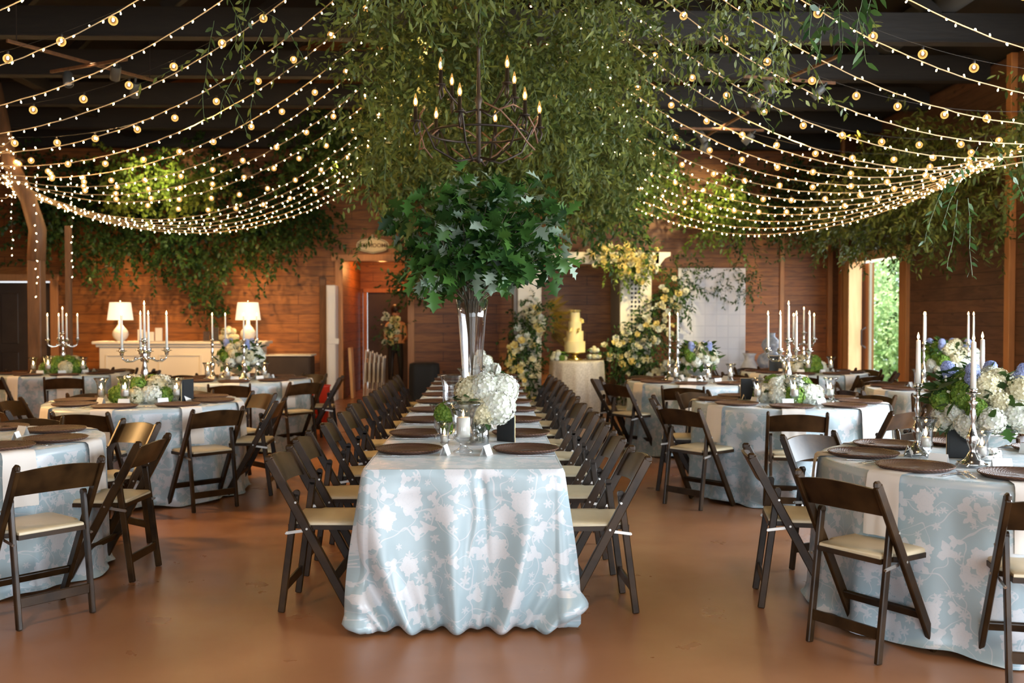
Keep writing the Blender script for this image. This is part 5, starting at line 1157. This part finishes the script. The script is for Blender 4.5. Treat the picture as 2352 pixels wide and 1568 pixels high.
for i in range(n_f):
    y = 5.3 + .74*i; y += .0
    for s_, side in ((-1, 'mantel'), (1, 'sliding-door')):
        if s_ < 0:
            ye = min(y, 12.95); ex = -6.1 + .25*max(0, y - 12.95)*.3; E = (-6.08 if y < 12.9 else -6.16, ye, 3.25 if y < 12.9 else 3.5 - .02*i); sg = 1.02 if y < 12.9 else 1.25
        else:
            ye = min(y, 10.2); E = (6.12, ye, 3.25 if y < 10.2 else 3.30 + .02*i); sg = 1.02 if y < 10.2 else 1.05 + .09*(y - 10.2)
        strand('fairy_light_strand', f'strand of tiny warm lights swagged to the {side} side, {ORD[i]} from the camera', E, (.55*s_ - .08, y, 5.0), sg, .108, ME_pix, M_cord, .0042, i*3 + s_, 'fairy light strands')
for i in range(9):
    y = 5.7 + 1.34*i
    for s_, side in ((-1, 'mantel'), (1, 'sliding-door')):
        if s_ < 0: ye = min(y + .5, 12.95); E = (-6.1, ye, 3.55)
        else: ye = min(y + .3, 10.4); E = (6.12, ye, 3.55)
        strand('globe_light_strand', f'dark cord of round amber bulbs swagged to the {side} side, {ORD[i]} from the camera', E, (.55*s_ - .08, y, 4.95), .85 + (.07*max(0, y - ye)), .40, ME_glb, M_cordd, .0016, 100 + i*3 + s_, 'globe light strands', 0)
for i, (x, y, z0, z1) in enumerate(((-6.0, 12.8, 3.4, 2.2), (-5.70, 12.8, 3.3, 1.7), (-5.45, 13.3, 3.4, 1.95))):
    strand('fairy_light_strand', f'short strand of tiny lights hanging straight down by the curved-brace post, {ORD[i]} from the wall', (x, y, z0), (x + .01, y, z1), 0, .11, ME_pix, M_cordd, .002, 300 + i, 'fairy light strands')
# rope of lights wound round the brace top
for s_, (bx, by), ph in ((-1, (-6.25, 12.95), 'the curved-brace post'), (1, (6.05, 10.25), 'the weathered wall post')):
    o = thing('wound_fairy_lights', f'tangle of tiny warm lights wound round the top of {ph}', 'string lights', (bx, by, 3.3)); m = MB(); rr = random.Random(5)
    pts = [(.20*math.cos(t*1.9), .16*math.sin(t*1.9), -.30 + .042*t + .05*math.sin(t*5)) for t in [k*.35 for k in range(56)]]; m.tube(pts, .004, 5); ob('cord', m.mesh('cord', M_cord), o)
    for k in range(92):
        p = pts[int(k*.6)]; ob('bulb', ME_pix, o, (p[0] + rr.uniform(-.05, .05), p[1] + rr.uniform(-.05, .05), p[2] + rr.uniform(-.06, .06)), (rr.uniform(-2, 2), rr.uniform(-2, 2), 0))
m = MB(); m.bar((6.16, 10.25, 0), (6.16, 10.25, 4.42), .16, .16, (0, 1, 0)); thing('wall_post', 'brown post against the weathered plank wall carrying the string lights', 'post', me=m.mesh('post', M_post, False))

# ------------------------------------------------------------------ greenery
G = 'smilax greenery hung from the ceiling beams'
def gm(label, lo, hi, n, lens, L, W, mat, seed, **k): return vine_mass(label, lo, hi, n, lens, L, W, mat, seed, name='hanging_greenery', **k)
gm('canopy of trailing smilax nearest the camera above the long table', (-1.0, 5.6, 3.5), (1.6, 6.5, 4.0), 300, (.25, .55), .070, .022, M_leaf, 1, group=G, droop=.05, wander=.42)
gm('canopy of smilax directly behind the iron chandelier', (-.95, 7.7, 2.9), (1.45, 8.5, 4.4), 760, (.25, .65), .072, .024, M_leaf, 2, group=G, droop=.05, wander=.42)
gm('canopy of smilax a step beyond the chandelier', (-1.15, 9.0, 2.75), (1.6, 10.2, 4.4), 700, (.3, .65), .082, .028, M_leaf, 3, group=G, droop=.05, wander=.42)
gm('canopy of smilax over the middle of the long table', (-1.25, 10.9, 2.6), (1.7, 12.4, 4.4), 700, (.3, .7), .090, .034, M_leaf, 4, group=G, droop=.05, wander=.42)
gm('canopy of smilax over the far end of the long table', (-1.25, 13.2, 2.95), (2.1, 15.0, 4.4), 640, (.35, .8), .10, .042, M_leafd, 5, group=G, droop=.05, wander=.42)
gm('spot-lit lime smilax mass above the floral arch', (1.0, 15.3, 3.35), (2.9, 16.2, 4.2), 340, (.3, .7), .09, .042, M_leafy, 6)
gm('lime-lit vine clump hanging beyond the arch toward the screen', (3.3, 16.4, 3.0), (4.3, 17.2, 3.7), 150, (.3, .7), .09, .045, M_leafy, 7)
gm('dark vines trailing from the canopy toward the mantel side', (-2.9, 15.0, 3.9), (-1.5, 16.6, 4.4), 240, (.3, .7), .09, .045, M_leafd, 8)
gm('dark leafy vines on the plank wall above the passage opening', (-3.3, 17.35, 3.4), (-1.0, 17.7, 4.2), 170, (.3, .6), .09, .05, M_leafd, 9, keep=lambda v: abs(v[0] + 2.02) > .62)
gm('dark vine trail framing the cake-table edge of the passage opening', (-1.45, 17.2, 2.0), (-1.1, 17.6, 3.1), 80, (.25, .5), .09, .05, M_leafd, 25)
gm('leafy vines hanging on the plank wall beside the restroom end of the mantel', (-4.4, 17.0, 2.5), (-2.9, 17.6, 4.1), 330, (.3, .7), .09, .05, M_leafd, 10)
gm('long vine trail dropping between the two mantel lamps', (-5.15, 17.3, 1.6), (-4.8, 17.6, 2.9), 80, (.2, .4), .09, .05, M_leafd, 11)
gm('leafy vines hanging on the plank wall above the mantel', (-6.3, 16.9, 2.5), (-4.5, 17.5, 4.2), 380, (.3, .7), .09, .05, M_leafd, 12)
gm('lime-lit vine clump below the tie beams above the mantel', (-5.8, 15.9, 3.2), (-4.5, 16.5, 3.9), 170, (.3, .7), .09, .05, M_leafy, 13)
gm('leafy vines hanging on the plank wall beside the dark door', (-7.7, 16.9, 2.5), (-6.3, 17.5, 4.2), 330, (.3, .7), .09, .05, M_leafd, 14)
gm('small green clump at the corner beyond the dark door', (-9.2, 16.0, 2.9), (-8.4, 17.0, 3.6), 60, (.3, .6), .09, .05, M_leafd, 15)
gm('fine vines trailing over the top of the white screen', (2.95, 16.02, 2.0), (4.35, 16.14, 2.5), 80, (.25, .5), .065, .026, M_leafd, 16, wander=.45)
gm('dark vines hanging on the plank wall between the screen and the corner', (4.3, 16.8, 3.2), (6.0, 17.5, 4.2), 220, (.3, .8), .09, .034, M_leafd, 17)
gm('smilax swag over the sliding door opening', (5.4, 14.6, 2.7), (5.95, 17.0, 3.9), 330, (.3, .7), .09, .03, M_leaf, 18)
gm('smilax swag along the weathered wall beyond the sliding door', (5.2, 11.2, 2.6), (5.95, 14.2, 3.8), 480, (.3, .7), .09, .028, M_leaf, 19)
gm('smilax hanging by the wall post where the string lights gather', (5.4, 9.2, 2.9), (5.85, 10.9, 3.7), 150, (.3, .7), .09, .03, M_leaf, 20)
gm('single bright leafy sprig hanging near the string lights, cut by the frame edge', (3.22, 6.4, 2.35), (3.30, 6.5, 2.6), 6, (.45, .6), .070, .028, M_leafd, 21, step=.04, dirs=(.2, 0, -2.2), wander=.12)
gm('short leafy sprig dangling at the top of the frame near the air duct', (1.85, 5.6, 3.4), (2.05, 5.7, 3.5), 14, (.25, .35), .11, .03, M_leafd, 22, step=.04, dirs=(0, 0, -1.6))
gm('stray vine sprigs reaching out of the canopy toward the mantel side', (-1.7, 6.2, 3.0), (-1.25, 6.8, 3.6), 16, (.4, .8), .075, .024, M_leaf, 23, step=.06, wander=.4)
gm('stray vine sprigs reaching out of the canopy toward the sliding door side', (1.45, 6.2, 3.0), (1.9, 6.8, 3.7), 90, (.3, .6), .072, .022, M_leaf, 24, step=.045, wander=.4)
